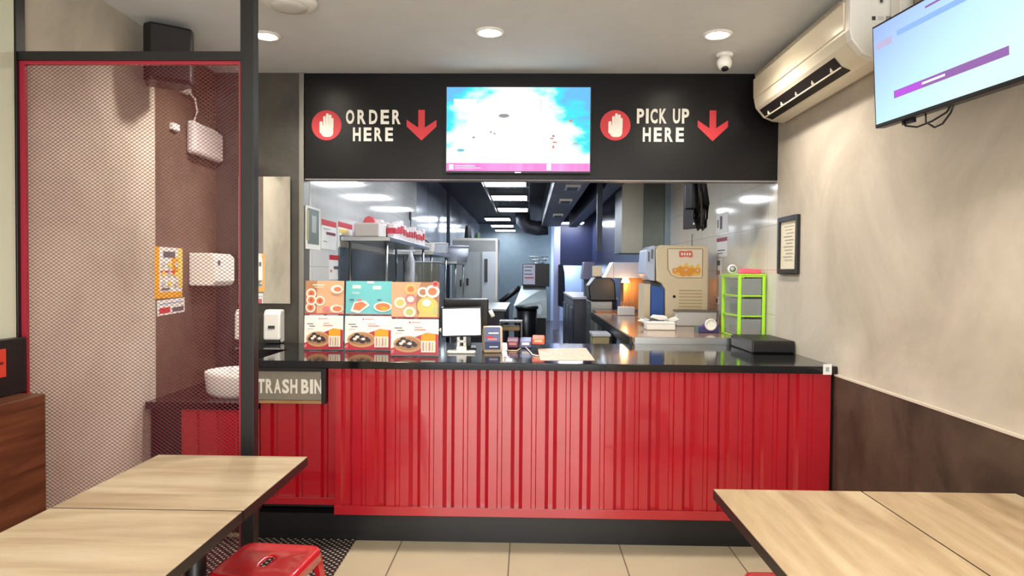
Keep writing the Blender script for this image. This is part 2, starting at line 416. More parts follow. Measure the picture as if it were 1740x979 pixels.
def sea(nt, e, tc, sp):
    u = sp.outputs[0]; v = sp.outputs[2]
    n = nt.nodes.new('ShaderNodeTexNoise'); n.inputs['Scale'].default_value = 4.5; n.inputs['Detail'].default_value = 6
    nt.links.new(tc.outputs['Generated'], n.inputs['Vector'])
    # island of white in the middle, sea at the corners and right
    du = mth(nt, 'MULTIPLY', mth(nt, 'ABSOLUTE', mth(nt, 'SUBTRACT', u, .46)), 1.5)
    dv = mth(nt, 'MULTIPLY', mth(nt, 'MAXIMUM', mth(nt, 'SUBTRACT', v, .35), 0), .75)
    d = mth(nt, 'ADD', mth(nt, 'ADD', du, dv), mth(nt, 'MULTIPLY', mth(nt, 'SUBTRACT', n.outputs[0], .5), 1.1))
    rp = nt.nodes.new('ShaderNodeValToRGB'); nt.links.new(d, rp.inputs[0]); E = rp.color_ramp.elements
    E[0].position = .66; E[0].color = (1, 1, 1, 1); E[1].position = 1.0; E[1].color = (*s(105, 180, 240), 1)
    k = E.new(.86); k.color = (*s(70, 222, 240), 1); k = E.new(.76); k.color = (*s(190, 246, 250), 1)
    c = rp.outputs[0]
    bar = mth(nt, 'LESS_THAN', v, .095)
    n2 = nt.nodes.new('ShaderNodeTexNoise'); n2.noise_dimensions = '1D'; n2.inputs['Scale'].default_value = 7; nt.links.new(u, n2.inputs['W'])
    pk = mixc(nt, n2.outputs[0], s(250, 185, 240), s(225, 80, 170))
    c = mixc(nt, bar, c, pk)
    wb = mth(nt, 'MULTIPLY', mth(nt, 'MULTIPLY', mth(nt, 'GREATER_THAN', u, .05), mth(nt, 'LESS_THAN', u, .21)), mth(nt, 'MULTIPLY', mth(nt, 'GREATER_THAN', v, .77), mth(nt, 'LESS_THAN', v, .86)))
    c = mixc(nt, wb, c, (1, 1, 1))
    nt.links.new(c, e.inputs[0]); e.inputs[1].default_value = .95
def make_tv(name, W, Hh, D, smat, label, loc, rot, draw):
    t = thing(name, label, 'television', loc, 0); t.rotation_euler = rot
    b = .009
    mb = MB(); mb.box(-W/2, W/2, 0, D, -Hh/2, Hh/2); mb.box(-W*.3, W*.3, D, D+.03, -Hh*.35, Hh*.2)
    mb.build('housing', PBLACK, t, bevel=.003)
    p = Print((-W/2+b, 0, -Hh/2+b*1.6), (1, 0, 0), (0, 0, 1), W-2*b, Hh-b*2.6, .0012); p.base(smat)
    draw(p); p.build('screen', t)
    return t
a, b = at(756, 294, YF-.075), at(1006, 146, YF-.075)
W, Hh = b.x-a.x, b.z-a.z
EG = mat('screen_ink', (.01, .01, .01), .6, emit=s(150, 150, 155), es=.7)
EGR = mat('screen_ink_red', (.01, .01, .01), .6, emit=s(225, 130, 120), es=.75)
EGL = mat('screen_ink_pale', (.01, .01, .01), .6, emit=s(205, 220, 222), es=.8)
EGB = mat('screen_ink_teal', (.01, .01, .01), .6, emit=s(80, 190, 200), es=.8)
EGW = mat('screen_white', (.01, .01, .01), .6, emit=(1, 1, 1), es=1.1)
def draw_sea(p):
    for q in [(.40, .66, .038, .024, EG), (.335, .445, .008, .01, EG), (.31, .465, .008, .01, EG), (.19, .40, .01, .012, EG), (.745, .42, .010, .014, EG), (.755, .345, .017, .010, EGR),
              (.735, .39, .014, .010, EGR), (.745, .29, .008, .02, EGR), (.90, .33, .02, .006, EGR), (.865, .60, .012, .014, EGR), (.10, .245, .026, .018, EGB)]:
        p.ell(*q)
    for k in range(5): p.rect(.055, .175, .70-k*.022, .705-k*.022, EGL)
    for q in [(.50, .66, .715, .72), (.655, .66, .72, .86), (.50, .62, .65, .655), (.52, .60, .69, .695)]: p.rect(*q, EGL)
    p.rect(.02, .05, .015, .075, EGW); p.rect(.06, .24, .03, .036, EGW); p.rect(.06, .20, .055, .062, EGW); p.rect(.70, .73, .01, .085, EGW)
tvm = make_tv('menu_television', W, Hh, .035, screen_mat('sea_picture', sea),
        'bright menu television with blue sea picture mounted on the black fascia', ((a.x+b.x)/2, YF-.072, (a.z+b.z)/2), (0, 0, 0), draw_sea)
MB().box(-.02, .02, -.004, 0, -Hh/2+.002, -Hh/2+.009).build('badge', ALU, tvm)
MB().box(-.2, .2, .034, .070, -.12, .12).build('wall_bracket', DARKGREY, tvm)

# ------------------------------------------------------------------ ceiling fittings of the dining area
GLOW = mat('lamp_glow', (1, 1, 1), .5, emit=(1, .90, .74), es=80)
def downlight(x, y, label, power):
    t = thing('ceiling_downlight', label, 'light', (x, y, H), 0, None, )
    t['group'] = 'recessed downlights in the grey ceiling'
    MB().lathe([(.058, 0), (.082, 0), (.082, -.004), (.074, -.009), (.060, -.009), (.058, 0)], n=32).build('trim_ring', WHITE, t)
    MB().lathe([(.001, -.003), (.03, -.006), (.058, -.003)], n=32).build('lens', GLOW, t)
    l = bpy.data.lights.new('downlight_beam', 'SPOT'); l.energy = power; l.color = (1, .91, .80); l.spot_size = R(150); l.spot_blend = .8; l.shadow_soft_size = .05
    o = bpy.data.objects.new('downlight_beam', l); COL.objects.link(o); o.location = (x, y, H-.03)
    return t
for px, py, lab in ((452, 60, 'recessed downlight at the left of the three over the counter'), (832, 54, 'recessed downlight in the middle above the menu television'), (1219, 58, 'recessed downlight at the right above the white camera')):
    c = atz(px, py, H)
    downlight(c.x, c.y, lab, 62)
for x, y in ((-1.2, 1.5), (.15, 1.2), (1.0, 1.6), (-.9, -.8), (.7, -.8)):
    downlight(x, y, 'recessed downlight in the ceiling nearer the shopfront', 34)
c = atz(497, 6, H)
t = thing('ceiling_disc', 'round white ceiling speaker disc cut by the top edge beside the partition post', 'ceiling speaker', (c.x, c.y-.05, H), 0)
MB().lathe([(.135, 0), (.135, -.012), (.12, -.030), (.095, -.034), (.0, -.036)], n=40).build('cover', WHITE, t)
MB().lathe([(.088, -.0345), (.088, -.040), (.05, -.045), (0, -.046)], n=32).build('grille', mat('pale_grey', s(205, 203, 198), .5), t)
# dome camera
c = at(1231, 98, 4.22)
t = thing('security_camera', 'small white dome security camera on the ceiling beside the air conditioner', 'camera', (c.x, 4.22, H), 0)
MB().lathe([(.052, 0), (.052, -.012), (.046, -.02), (.0, -.022)], n=28).build('mount', WHITE, t)
mb = MB(); Mr = Matrix.Translation((0, 0, -.055)) @ Matrix.Rotation(R(-25), 4, 'X')
mb.lathe([(0, .042), (.026, .036), (.042, .018), (.045, 0), (.040, -.022), (.030, -.034), (.0, -.036)], n=28, M=Mr); mb.build('dome', WHITE, t)
mb = MB(); Mr = Matrix.Translation((0, -.012, -.088)) @ Matrix.Rotation(R(-25), 4, 'X')
mb.lathe([(0, 0), (.018, 0), (.022, -.008), (.0, -.010)], n=20, M=Mr); mb.build('lens', PBLACK, t)

# ------------------------------------------------------------------ split air conditioner on the right wall
ya, yb = 3.12, 4.44
t = thing('air_conditioner', 'cream split air conditioner high on the right wall with dark outlet slot', 'air conditioner', (XR, (ya+yb)/2, 2.42))
sec = [(XR-.002, 2.74), (1.45, 2.74), (1.425, 2.725), (1.415, 2.69), (1.415, 2.56), (1.425, 2.515), (1.475, 2.455), (1.53, 2.432), (1.60, 2.425), (XR-.002, 2.44)]
MB().prism(sec, 'y', ya+.05, yb).build('casing', ACW, t, bevel=.006)
sec2 = [(x-.006 if x < 1.6 else x, z+(.004 if z > 2.6 else -.006)) for x, z in sec]
MB().prism(sec2, 'y', ya, ya+.05).build('end_cap', WHITE, t, bevel=.006)
MB().prism([(1.406, 2.695), (1.416, 2.695), (1.416, 2.572), (1.408, 2.572)], 'y', ya+.06, yb-.01).build('front_panel', mat('gloss_cream', s(240, 226, 200), .18, coat=.6), t, bevel=.003)
def onslope(f, off):  # point on sloped underside
    a = Vector((1.425, 2.515)); b = Vector((1.475, 2.455)); c = Vector((1.53, 2.432))
    return None
n1 = Vector((-.77, -.64))
A = Vector((1.437, 2.4965)); B = Vector((1.474, 2.4545)); C = Vector((1.515, 2.4375))
mb = MB(); mb.prism([tuple(A+n1*.002), tuple(B+n1*.003), (C.x, C.y-.003), (C.x, C.y+.02), (A.x+.02, A.y+.01)], 'y', ya+.22, yb-.05)
mb.build('outlet', mat('outlet_dark', s(26, 18, 18), .6), t)
mb = MB(); q = B+n1*.006
mb.box(q.x-.003, q.x+.003, ya+.22, yb-.05, q.y-.004, q.y+.002)
for k in range(5):
    yy = ya+.30+k*.22; mb.box(B.x-.018, B.x+.0, yy, yy+.006, B.y-.004, B.y+.02)
mb.build('louvre', ACW, t)
MB().box(1.4055, 1.407, ya+.1, yb-.04, 2.705, 2.716).build('intake_grille', mat('warm_grey', s(150, 140, 122), .6), t)
p = Print((1.42, ya-.0005, 2.50), (1, 0, 0), (0, 0, 1), .2, .22, .0003); p.base(WHITE, [(.38, .36), (.92, .36), (.92, .92), (.38, .92)])
p.ell(.62, .80, .07, .07, mat('pale_grey', s(205, 203, 198), .5)); p.ell(.62, .80, .035, .035, DARKGREY)
p.rect(.42, .5, .42, .5, DARKGREY); p.rect(.55, .68, .42, .5, mat('pale_grey', s(205, 203, 198))); p.rect(.72, .86, .40, .50, mat('label_grey', s(150, 150, 150), .6))
p.build('marking', t)
p = Print((1.4445, ya+.08, 2.4875), (0, 1, 0), (-.77*0+.62, 0, -.74), .12, .03, .0003)
# pipe trunking behind the near end
t = thing('pipe_trunking', 'grey and white pipe trunking on the wall beside the air conditioner', 'pipe trunking', (XR, 2.98, 2.6))
MB().box(XR-.06, XR-.002, 3.03, ya-.01, 2.50, H-.002).build('cover', WHITE, t, bevel=.004)
MB().box(XR-.04, XR-.002, 2.90, 2.96, 2.50, H-.002).build('pipe', mat('warm_grey', s(150, 140, 122), .6), t, bevel=.008)

# ------------------------------------------------------------------ television on the right wall
def menu2(nt, e, tc, sp):
    u = sp.outputs[0]; v = sp.outputs[2]
    rp = nt.nodes.new('ShaderNodeValToRGB'); nt.links.new(mth(nt, 'ADD', mth(nt, 'MULTIPLY', u, .55), mth(nt, 'MULTIPLY', mth(nt, 'SUBTRACT', 1, v), .55)), rp.inputs[0]); E = rp.color_ramp.elements
    E[0].position = .05; E[0].color = (*s(170, 195, 250), 1); E[1].position = .55; E[1].color = (*s(205, 245, 255), 1)
    k = E.new(.9); k.color = (*s(225, 252, 255), 1)
    nt.links.new(rp.outputs[0], e.inputs[0]); e.inputs[1].default_value = .78
far_b = at(1487, 219, 2.80); far_t = at(1478, 50, 2.78)
ax = Vector((.13, -1, 0)).normalized()          # along the screen towards the viewer
Wt, Ht = .72, .398
upv = (far_t-far_b).normalized()
upv = Vector((-.055, -.01, 1)).normalized()
cen = far_b+ax*Wt/2+upv*Ht/2
nrm = ax.cross(upv).normalized()                 # screen plane normal
upv = nrm.cross(ax).normalized()
PUR = mat('screen_purple', (.01, .01, .01), .6, emit=s(150, 100, 175), es=.75); PUR2 = mat('screen_violet', (.01, .01, .01), .6, emit=s(180, 75, 215), es=.85)
BLU = mat('screen_blue', (.01, .01, .01), .6, emit=s(140, 180, 250), es=.85); PNK = mat('screen_pinkgrey', (.01, .01, .01), .6, emit=s(190, 180, 215), es=.8)
def draw_menu(p):
    p.rect(.16, .92, .20, .275, PUR); p.rect(.165, .38, .205, .27, PUR2); p.rect(.38, .54, .23, .25, EGW)
    p.rect(.20, .80, .80, .855, BLU); p.rect(.03, .16, .76, .83, PNK)
    p.rect(.42, .60, .92, .94, PUR)
tv = make_tv('wall_television', Wt, Ht, .04, screen_mat('pale_blue_picture', menu2), 'tilted television with pale blue picture hanging beside the air conditioner', (0, 0, 0), (0, 0, 0), draw_menu)
bk = -nrm if nrm.x < 0 else nrm                  # +Y of the set points to the wall
Mt = Matrix((ax, bk, upv)).transposed()
if Mt.determinant() < 0: Mt = Matrix((-ax, bk, upv)).transposed()
M4 = Mt.to_4x4(); M4.translation = cen; tv.matrix_world = M4
sgn = 1 if (M4.to_3x3() @ Vector((1, 0, 0))).dot(ax) > 0 else -1
mb = MB(); mb.box(-.12, .12, .068, .105, -.10, .06); mb.box(-.02, .02, .10, .22, -.06, .02)
mb.build('wall_bracket', MBLACK, tv)
mb = MB(); mb.tube([(-.22, .02, -Ht/2+.01), (-.21, .02, -Ht/2-.02), (-.16, .03, -Ht/2-.035), (-.08, .03, -Ht/2-.03), (-.01, .03, -Ht/2-.015), (.02, .03, -Ht/2+.01)], .0035)
mb.tube([(-.10, .02, -Ht/2+.01), (-.10, .02, -Ht/2-.03), (-.07, .03, -Ht/2-.055), (-.03, .03, -Ht/2-.05), (.01, .03, -Ht/2-.02), (.03, .03, -Ht/2+.01)], .0035)
mb.box(-.23, -.17, .02, .035, -Ht/2-.014, -Ht/2)
mb.build('cable', PBLACK, tv)

# ------------------------------------------------------------------ framed notice on the right wall
t = thing('framed_notice', 'small black framed certificate hung on the beige right wall above the counter end', 'picture frame', (XR, 4.4, 1.64))
y0, y1, z0, z1 = 4.23, 4.56, 1.475, 1.835
mb = MB()
mb.box(XR-.022, XR-.001, y0, y0+.03, z0, z1).box(XR-.022, XR-.001, y1-.03, y1, z0, z1).box(XR-.022, XR-.001, y0+.03, y1-.03, z0, z0+.03).box(XR-.022, XR-.001, y0+.03, y1-.03, z1-.03, z1)
mb.build('frame', MBLACK, t, bevel=.002)
p = Print((XR-.008, y1-.03, z0+.03), (0, -1, 0), (0, 0, 1), y1-y0-.06, z1-z0-.06, .001)
p.base(mat('cream_paper', s(225, 216, 190), .6))
INK = mat('grey_ink', s(140, 136, 130), .7)
for k in range(11): p.rect(.2+.08*(k % 3), .8-.06*(k % 2), .88-k*.07, .895-k*.07, INK)
p.build('certificate', t)

# ------------------------------------------------------------------ black speaker in the left corner
c = Vector((XL+.15, 3.72, 2.62))
t = thing('wall_speaker', 'black loudspeaker mounted high in the left corner above the mesh partition', 'speaker', (c.x, c.y, 2.46), R(38))
q = [(-.10, -.10), (.10, -.10), (.125, -.05), (.09, .09), (-.09, .09), (-.125, -.05)]
MB().prism(q, 'z', 0, .30).build('cabinet', PBLACK, t, bevel=.012)
MB().prism([(-.09, -.113), (.09, -.113), (.10, -.101), (-.10, -.101)], 'z', .015, .285).build('grille', mat('speaker_cloth', s(34, 30, 30), .8), t, bevel=.004)
MB().tube([(0, .08, .15), (0, .13, .15)], .015).build('bracket', MBLACK, t)

# ------------------------------------------------------------------ mesh partition
t = thing('mesh_partition', 'black framed partition panel of red expanded metal mesh beside the left tables', 'partition', (-1.6, YP, 0))
xp0, xp1 = at(28, 300, YP).x, at(424, 300, YP).x
zb = at(224, 97, YP).z
hw = .027
mb = MB(); mb.box(xp1-hw, xp1+hw, YP-hw, YP+hw, 0, H-.002); mb.build('post', MBLACK, t, bevel=.002)
mb = MB(); mb.box(XL+.001, xp0+.022, YP-hw, YP+hw, 0, H-.002); mb.build('post', MBLACK, t, bevel=.002)
MB().box(xp0+.022, xp1-hw, YP-.02, YP+.02, zb-.018, zb+.018).build('top_rail', MBLACK, t, bevel=.002)
MB().box(xp0+.022, xp1-hw, YP-.02, YP+.02, 0.02, .07).build('bottom_rail', MBLACK, t, bevel=.002)
fx0, fx1, fz0, fz1 = xp0+.022, xp1-hw, .07, zb-.018
mb = MB(); r = .014
mb.box(fx0, fx0+r*1.5, YP-.008, YP+.008, fz0, fz1).box(fx1-r, fx1, YP-.008, YP+.008, fz0, fz1).box(fx0+r*1.5, fx1-r, YP-.008, YP+.008, fz0, fz0+r).box(fx0+r*1.5, fx1-r, YP-.008, YP+.008, fz1-r, fz1)
mb.build('mesh_frame', REDM, t)
cw, ch, th = .0218, .0152, .00075
nx = int((fx1-fx0)/cw); nz = int((fz1-fz0)/ch); cw = (fx1-fx0)/nx; ch = (fz1-fz0)/nz
vs, fs = [], []
def strand(x0, z0, x1, z1):
    o = len(vs); dx, dz = x1-x0, z1-z0; L = math.hypot(dx, dz); ex, ez = -dz/L*th, dx/L*th
    for x, z in ((x0, z0), (x1, z1)):
        for a_, b_ in ((-1, -1), (1, -1), (1, 1), (-1, 1)):
            vs.append((x+ex*a_, YP+b_*.0007, z+ez*a_))
    fs.extend([[o+i, o+(i+1) % 4, o+4+(i+1) % 4, o+4+i] for i in range(4)])
for i in range(nx):
    for j in range(nz):
        x = fx0+i*cw; z = fz0+j*ch
        strand(x, z+ch/2, x+cw/2, z+ch); strand(x+cw/2, z+ch, x+cw, z+ch/2)
        strand(x, z+ch/2, x+cw/2, z); strand(x+cw/2, z, x+cw, z+ch/2)
me = bpy.data.meshes.new('mesh'); me.from_pydata(vs, [], fs); me.materials.append(REDW_)
o = bpy.data.objects.new('wire_mesh', me); COL.objects.link(o); o.parent = t; o.matrix_parent_inverse = Matrix.Translation(-Vector(t['_w']))

# ------------------------------------------------------------------ far left: wall panel, dark band, wood panelling
mb = MB(); mb.box(XL, XL+.05, .6, YP-.03, .966, 1.19)
struct('trim_5', mb, MBLACK, bevel=.003)
mb = MB(); mb.box(XL, XL+.012, .6, YP-.035, 1.19, H-.002)
struct('trim_6', mb, mat('pale_green_edge', s(205, 208, 186), .4))
WDK = wood('dark_wood_panel', s(70, 38, 22), s(96, 54, 32), s(118, 70, 44), (.6, .6, 9))
struct('wall_left_wood_panel', MB().box(XL, XL+.15, .6, 2.76, 0, .965), WDK, bevel=.004)
a = atx(0, 650, XL+.05); b = atx(9, 602, XL+.05)
t = thing('red_wall_sign', 'small red sign on the dark band at the far left edge', 'sign', (XL+.05, b.y, 1.05))
p = Print((XL+.051, b.y-.09, 1.045), (0, 1, 0), (0, 0, 1), .09, .11, .002); p.base(mat('orange_red', s(205, 60, 40), .5)); p.rect(.15, .85, .45, .55, mat('dark_red', s(110, 20, 20), .5))
p.build('plate', t)

# ------------------------------------------------------------------ things on the brown wall behind the mesh
OR = mat('orange_print', s(240, 168, 40), .6); YL = mat('yellow_print', s(245, 214, 110), .6); GR = mat('grey_print', s(90, 92, 100), .6); RD = mat('red_print', s(200, 50, 60), .6)
x = XL+.001
c0, c1 = atx(262, 512, x), atx(309, 422, x)
t = thing('handwash_poster', 'yellow and white hand washing poster on the brown wall behind the mesh', 'poster', (XL, (c0.y+c1.y)/2, 1.3))
p = Print((x, c0.y, 1.305), (0, 1, 0), (0, 0, 1), c1.y-c0.y, .295, .002); p.base(PAPER)
p.rect(.0, 1, .0, .12, OR); p.rect(0, .16, .1, 1, OR); p.rect(.6, 1, .45, .8, OR); p.rect(.84, 1, .2, 1, YL); p.rect(.3, .72, .80, .92, GR); p.rect(.2, .8, .5, .54, RD)
for k in range(3):
    for j in range(3): p.ell(.3+.22*k, .66-.19*j, .07, .06, YL if (k+j) % 2 else mat('pale_grey', s(205, 203, 198)))
p.rect(.2, .5, .16, .2, GR)
p.build('sheet', t)
t = thing('wall_notice', 'small white notice stuck just below the yellow hand washing poster', 'notice', (XL, (c0.y+c1.y)/2, 1.2))
p = Print((x, c0.y+.03, 1.205), (0, 1, .03), (0, -.03, 1), c1.y-c0.y, .088, .002); p.base(PAPER); p.rect(.06, .45, .12, .5, RD); p.rect(.52, .95, .12, .42, GR); p.rect(.06, .9, .7, .78, mat('pale_blue_print', s(150, 170, 215)))
p.build('sheet', t)
t = thing('towel_dispenser', 'white paper towel dispenser on the brown wall left of the mirror', 'dispenser', (XL, 4.39, 1.37))
mb = MB(); q = [(XL+.001, 1.575), (XL+.14, 1.575), (XL+.17, 1.55), (XL+.17, 1.40), (XL+.15, 1.372), (XL+.001, 1.372)]
mb.prism(q, 'y', 4.25, 4.53); mb.build('casing', WHITE, t, bevel=.008)
mb = MB(); mb.box(XL+.04, XL+.14, 4.27, 4.51, 1.3685, 1.373); mb.build('slot', DARKGREY, t)
MB().box(XL+.1705, XL+.173, 4.28, 4.31, 1.50, 1.53).build('lock', GR, t)
c0 = atx(318, 197, XL); c1 = atx(402, 250, XL)
t = thing('emergency_light', 'long white light box on the brown wall high behind the mesh', 'light fitting', (XL, c0.y, 2.2))
mb = MB(); mb.box(XL+.001, XL+.06, c0.y-.02, 4.62, 2.185, 2.375); mb.build('diffuser', mat('milky_plastic', s(205, 196, 196), .3), t, bevel=.02)
MB().box(XL+.001, XL+.03, c0.y+.01, 4.6, 2.3755, 2.39).build('mount', WHITE, t)
MB().tube([(XL+.02, c0.y-.03, 2.56), (XL+.03, c0.y+.04, 2.53), (XL+.03, c0.y+.07, 2.46), (XL+.02, c0.y+.05, 2.40), (XL+.02, c0.y+.04, 2.37)], .006).build('cable', WHITE, t)
t = thing('wall_socket', 'white connector box with a cable above the long light box', 'socket', (XL, 4.0, 2.54))
c = atx(310, 154, XL); MB().box(XL+.001, XL+.04, c.y-.04, c.y+.035, c.z-.018, c.z+.018).build('box', WHITE, t, bevel=.003)
c = atx(293, 216, XL); t = thing('wall_switch', 'small white switch box on the brown wall left of the long light box', 'switch', (XL, c.y, c.z))
MB().box(XL+.001, XL+.025, c.y-.04, c.y+.04, c.z-.02, c.z+.02).build('box', WHITE, t, bevel=.003)
# ------------------------------------------------------------------ mirror and soap dispensers on the dark back wall
t = thing('wall_mirror', 'tall frameless mirror on the dark wall above the soap dispenser', 'mirror', (-1.75, YF-.03, 1.25), R(-1.7))
MB().box(-.19, .165, 0, .006, 0, .845).build('glass', mat('mirror_glass', (.86, .88, .86), .02, 1), t)
MB().box(-.185, .16, .0062, .018, .005, .84).build('backing', DARKGREY, t)
def soap(px, label, y=YF-.09):
    a = at(px, 586, y); b = at(px, 529, y)
    t = thing('soap_dispenser', label, 'dispenser', (a.x, YF, max(a.z, ZC+.003)), 0); t['group'] = 'white soap dispensers on the dark wall'
    hh = b.z-a.z
    MB().prism([(-.10, .02), (-.095, hh-.03), (-.075, hh), (-.002, hh), (-.002, 0), (-.05, 0), (-.06, .03)], 'x', -.056, .056).build('casing', WHITE, t, bevel=.012, seg=3)
    MB().prism([(-.09, .0), (-.088, .022), (-.06, .03), (-.05, 0.0)], 'x', -.045, .045).build('push_lever', DARKGREY, t, bevel=.004)
    MB().box(-.022, .022, -.1025, -.097, hh*.44, hh*.53).build('window', DARKGREY, t)
    return t
soap(462, 'white soap dispenser on the dark wall right of the black post')
soap(413, 'white soap dispenser half hidden behind the black post')

# ------------------------------------------------------------------ wash station behind the mesh
t = thing('wash_cabinet', 'low red wash basin cabinet with black top behind the mesh', 'cabinet', (-1.68, 3.9, 0))
MB().box(-1.91, -1.475, 3.78, 4.62, .15, .705).build('body', RED, t, bevel=.003)
MB().box(-2.09, -1.475, 3.74, 4.62, .706, .745).build('top', GLOSSBLK, t, bevel=.003)
MB().box(-2.09, -1.912, 3.80, 4.62, 0, .705).build('end_panel', MBLACK, t)
MB().box(-1.91, -1.475, 3.82, 4.6, 0, .149).build('plinth', MBLACK, t)
mb = MB()
for k in range(4): mb.prism([(-1.90+k*.11, 3.779), (-1.89+k*.11, 3.766), (-1.82+k*.11, 3.766), (-1.81+k*.11, 3.779)], 'z', .17, .69)
mb.build('front_ribs', RED, t)
t = thing('wash_basin', 'round white wash basin on the low black top behind the mesh', 'basin', (-1.675, 3.99, .746), 0)
MB().lathe([(.0, .0), (.14, 0), (.175, .03), (.185, .12), (.185, .145), (.172, .145), (.165, .12), (.12, .04), (0, .03)], n=40).build('bowl', WHITE, t)
MB().lathe([(0, .0305), (.02, .031), (.02, .036), (0, .037)], n=16).build('drain', STEEL, t)
MB().tube([(.0, .205, 0), (0, .205, .22), (0, .18, .26), (0, .12, .27), (0, .10, .24)], .012).build('tap', STEEL, t)

# ------------------------------------------------------------------ the counter
t = thing('service_counter', 'long service counter clad in red corrugated metal with a black base', 'counter', (0.2, 4.1, 0))
xa = at(570, 750, YC).x; xe = XR-.02
P0 = .1845; x = at(810, 750, YC).x
while x-P0 > xa-P0: x -= P0
prof = [(xa, YC)]
dp = .022
g = x
while g < xe:
    if g > xa+.01 and g+.064 < xe-.01:
        prof += [(g, YC), (g+.020, YC+dp), (g+.044, YC+dp), (g+.064, YC)]
    b0 = g+.064+.045
    if b0 > xa+.01 and b0+.03 < xe-.01:
        prof += [(b0, YC), (b0+.005, YC+.007), (b0+.024, YC+.007), (b0+.029, YC)]
    g += P0
prof += [(xe, YC)]
poly = prof+[(xe, YC+.05), (xa, YC+.05)]
MB().prism(poly, 'z', .195, .945).build('front_cladding', RED, t)
mb = MB(); mb.box(xa-.004, xe, YC-.012, YC+.05, .147, .196); mb.box(xa-.004, xe, YC+.02, YC+.05, .885, .945)
mb.build('bottom_rail', RED, t, bevel=.002)
xL = -1.47
# recessed left section under the trash sign
mb = MB(); prof = [(xL, YC+.055)]
for k in range(3):
    g = xL+.055+k*.14
    prof += [(g, YC+.055), (g+.012, YC+.075), (g+.03, YC+.075), (g+.042, YC+.055)]
prof += [(xa-.004, YC+.055), (xa-.004, YC+.1), (xL, YC+.1)]
mb.prism(prof, 'z', .225, .945); mb.build('side_cladding', RED, t)
MB().box(xL, xa-.004, YC+.03, YC+.10, .185, .225).build('side_rail', RED, t, bevel=.002)
MB().box(xa-.003, xe, YC+.051, 4.70, .1465, .94).box(xL, xa-.004, YC+.101, 4.6, .15, .94).build('carcass', mat('carcass_dark', s(40, 36, 38), .6), t)
MB().box(xL, xe, YC+.012, 4.69, 0, .1465).build('plinth', mat('plinth_black', s(12, 11, 14), .35, noise=.2, nscale=3), t)
mb = MB(); mb.prism([(xL, YC-.035), (XR-.001, YC-.035), (XR-.001, 4.76), (KL, 4.76), (KL, YF-.021), (-1.83, YF-.021), (-1.83, 4.22), (xL, 4.22)], 'z', .946, ZC)
ct = mb.build('countertop', GLOSSBLK, None, bevel=.003)
tag(ct, 'long polished black countertop on the red corrugated counter', 'countertop')
# trash flap
a = at(553, 684, YC+.02); b = at(549, 627, YC+.02)
t = thing('trash_chute', 'black framed trash flap reading TRASH BIN at the left end of the counter', 'trash bin', (-1.26, YC, .76))
xr_ = a.x; zt = .944; zl = at(495, 686, YC+.02).z
mb = MB(); y0, y1 = YC+.012, YC+.054
mb.box(xr_-.02, xr_, y0, y1, zl, zt).box(xL, xr_-.02, y0, y1, zt-.022, zt).box(xL, xr_-.02, y0+.03, y1, zl, zl+.012)
mb.build('frame', MBLACK, t, bevel=.002)
MB().box(xL, xr_-.022, YC+.024, YC+.040, zl+.018, zt-.024).build('flap', mat('taupe_flap', s(138, 130, 116), .4, .2, noise=.06), t, bevel=.002)
MB().box(xL, xr_-.022, YC+.018, YC+.036, zl+.001, zl+.017).build('flap_edge', wood('light_wood_edge', s(150, 110, 70), s(176, 136, 90), s(190, 150, 104), (1, 6, 6)), t)
mb = MB(); a = at(438, 668, YC+.024); b = at(547, 645, YC+.024)
for tx, f0, f1 in (('TRASH', 0, .62), ('BIN', .68, 1)):
    condensed(mb, tx, (a.x+(b.x-a.x)*f0, YC+.0238, a.z), (b.x-a.x)*(f1-f0), b.z-a.z, .86, .002, .035)
mb.build('lettering', LTXT, t)
# white card on the counter corner
a = at(1399, 637, YC-.04); b = at(1415, 619, YC-.04)
t = thing('corner_sticker', 'small white sticker on the right front corner of the countertop', 'sticker', (a.x, YC-.036, .95))
p = Print((a.x, YC-.0355, a.z), (1, 0, 0), (0, 0, 1), b.x-a.x-.003, b.z-a.z, .001); p.base(WHITE); p.rect(.3, .7, .3, .7, mat('pale_blue_grey', s(150, 165, 175)))
p.build('sheet', t)

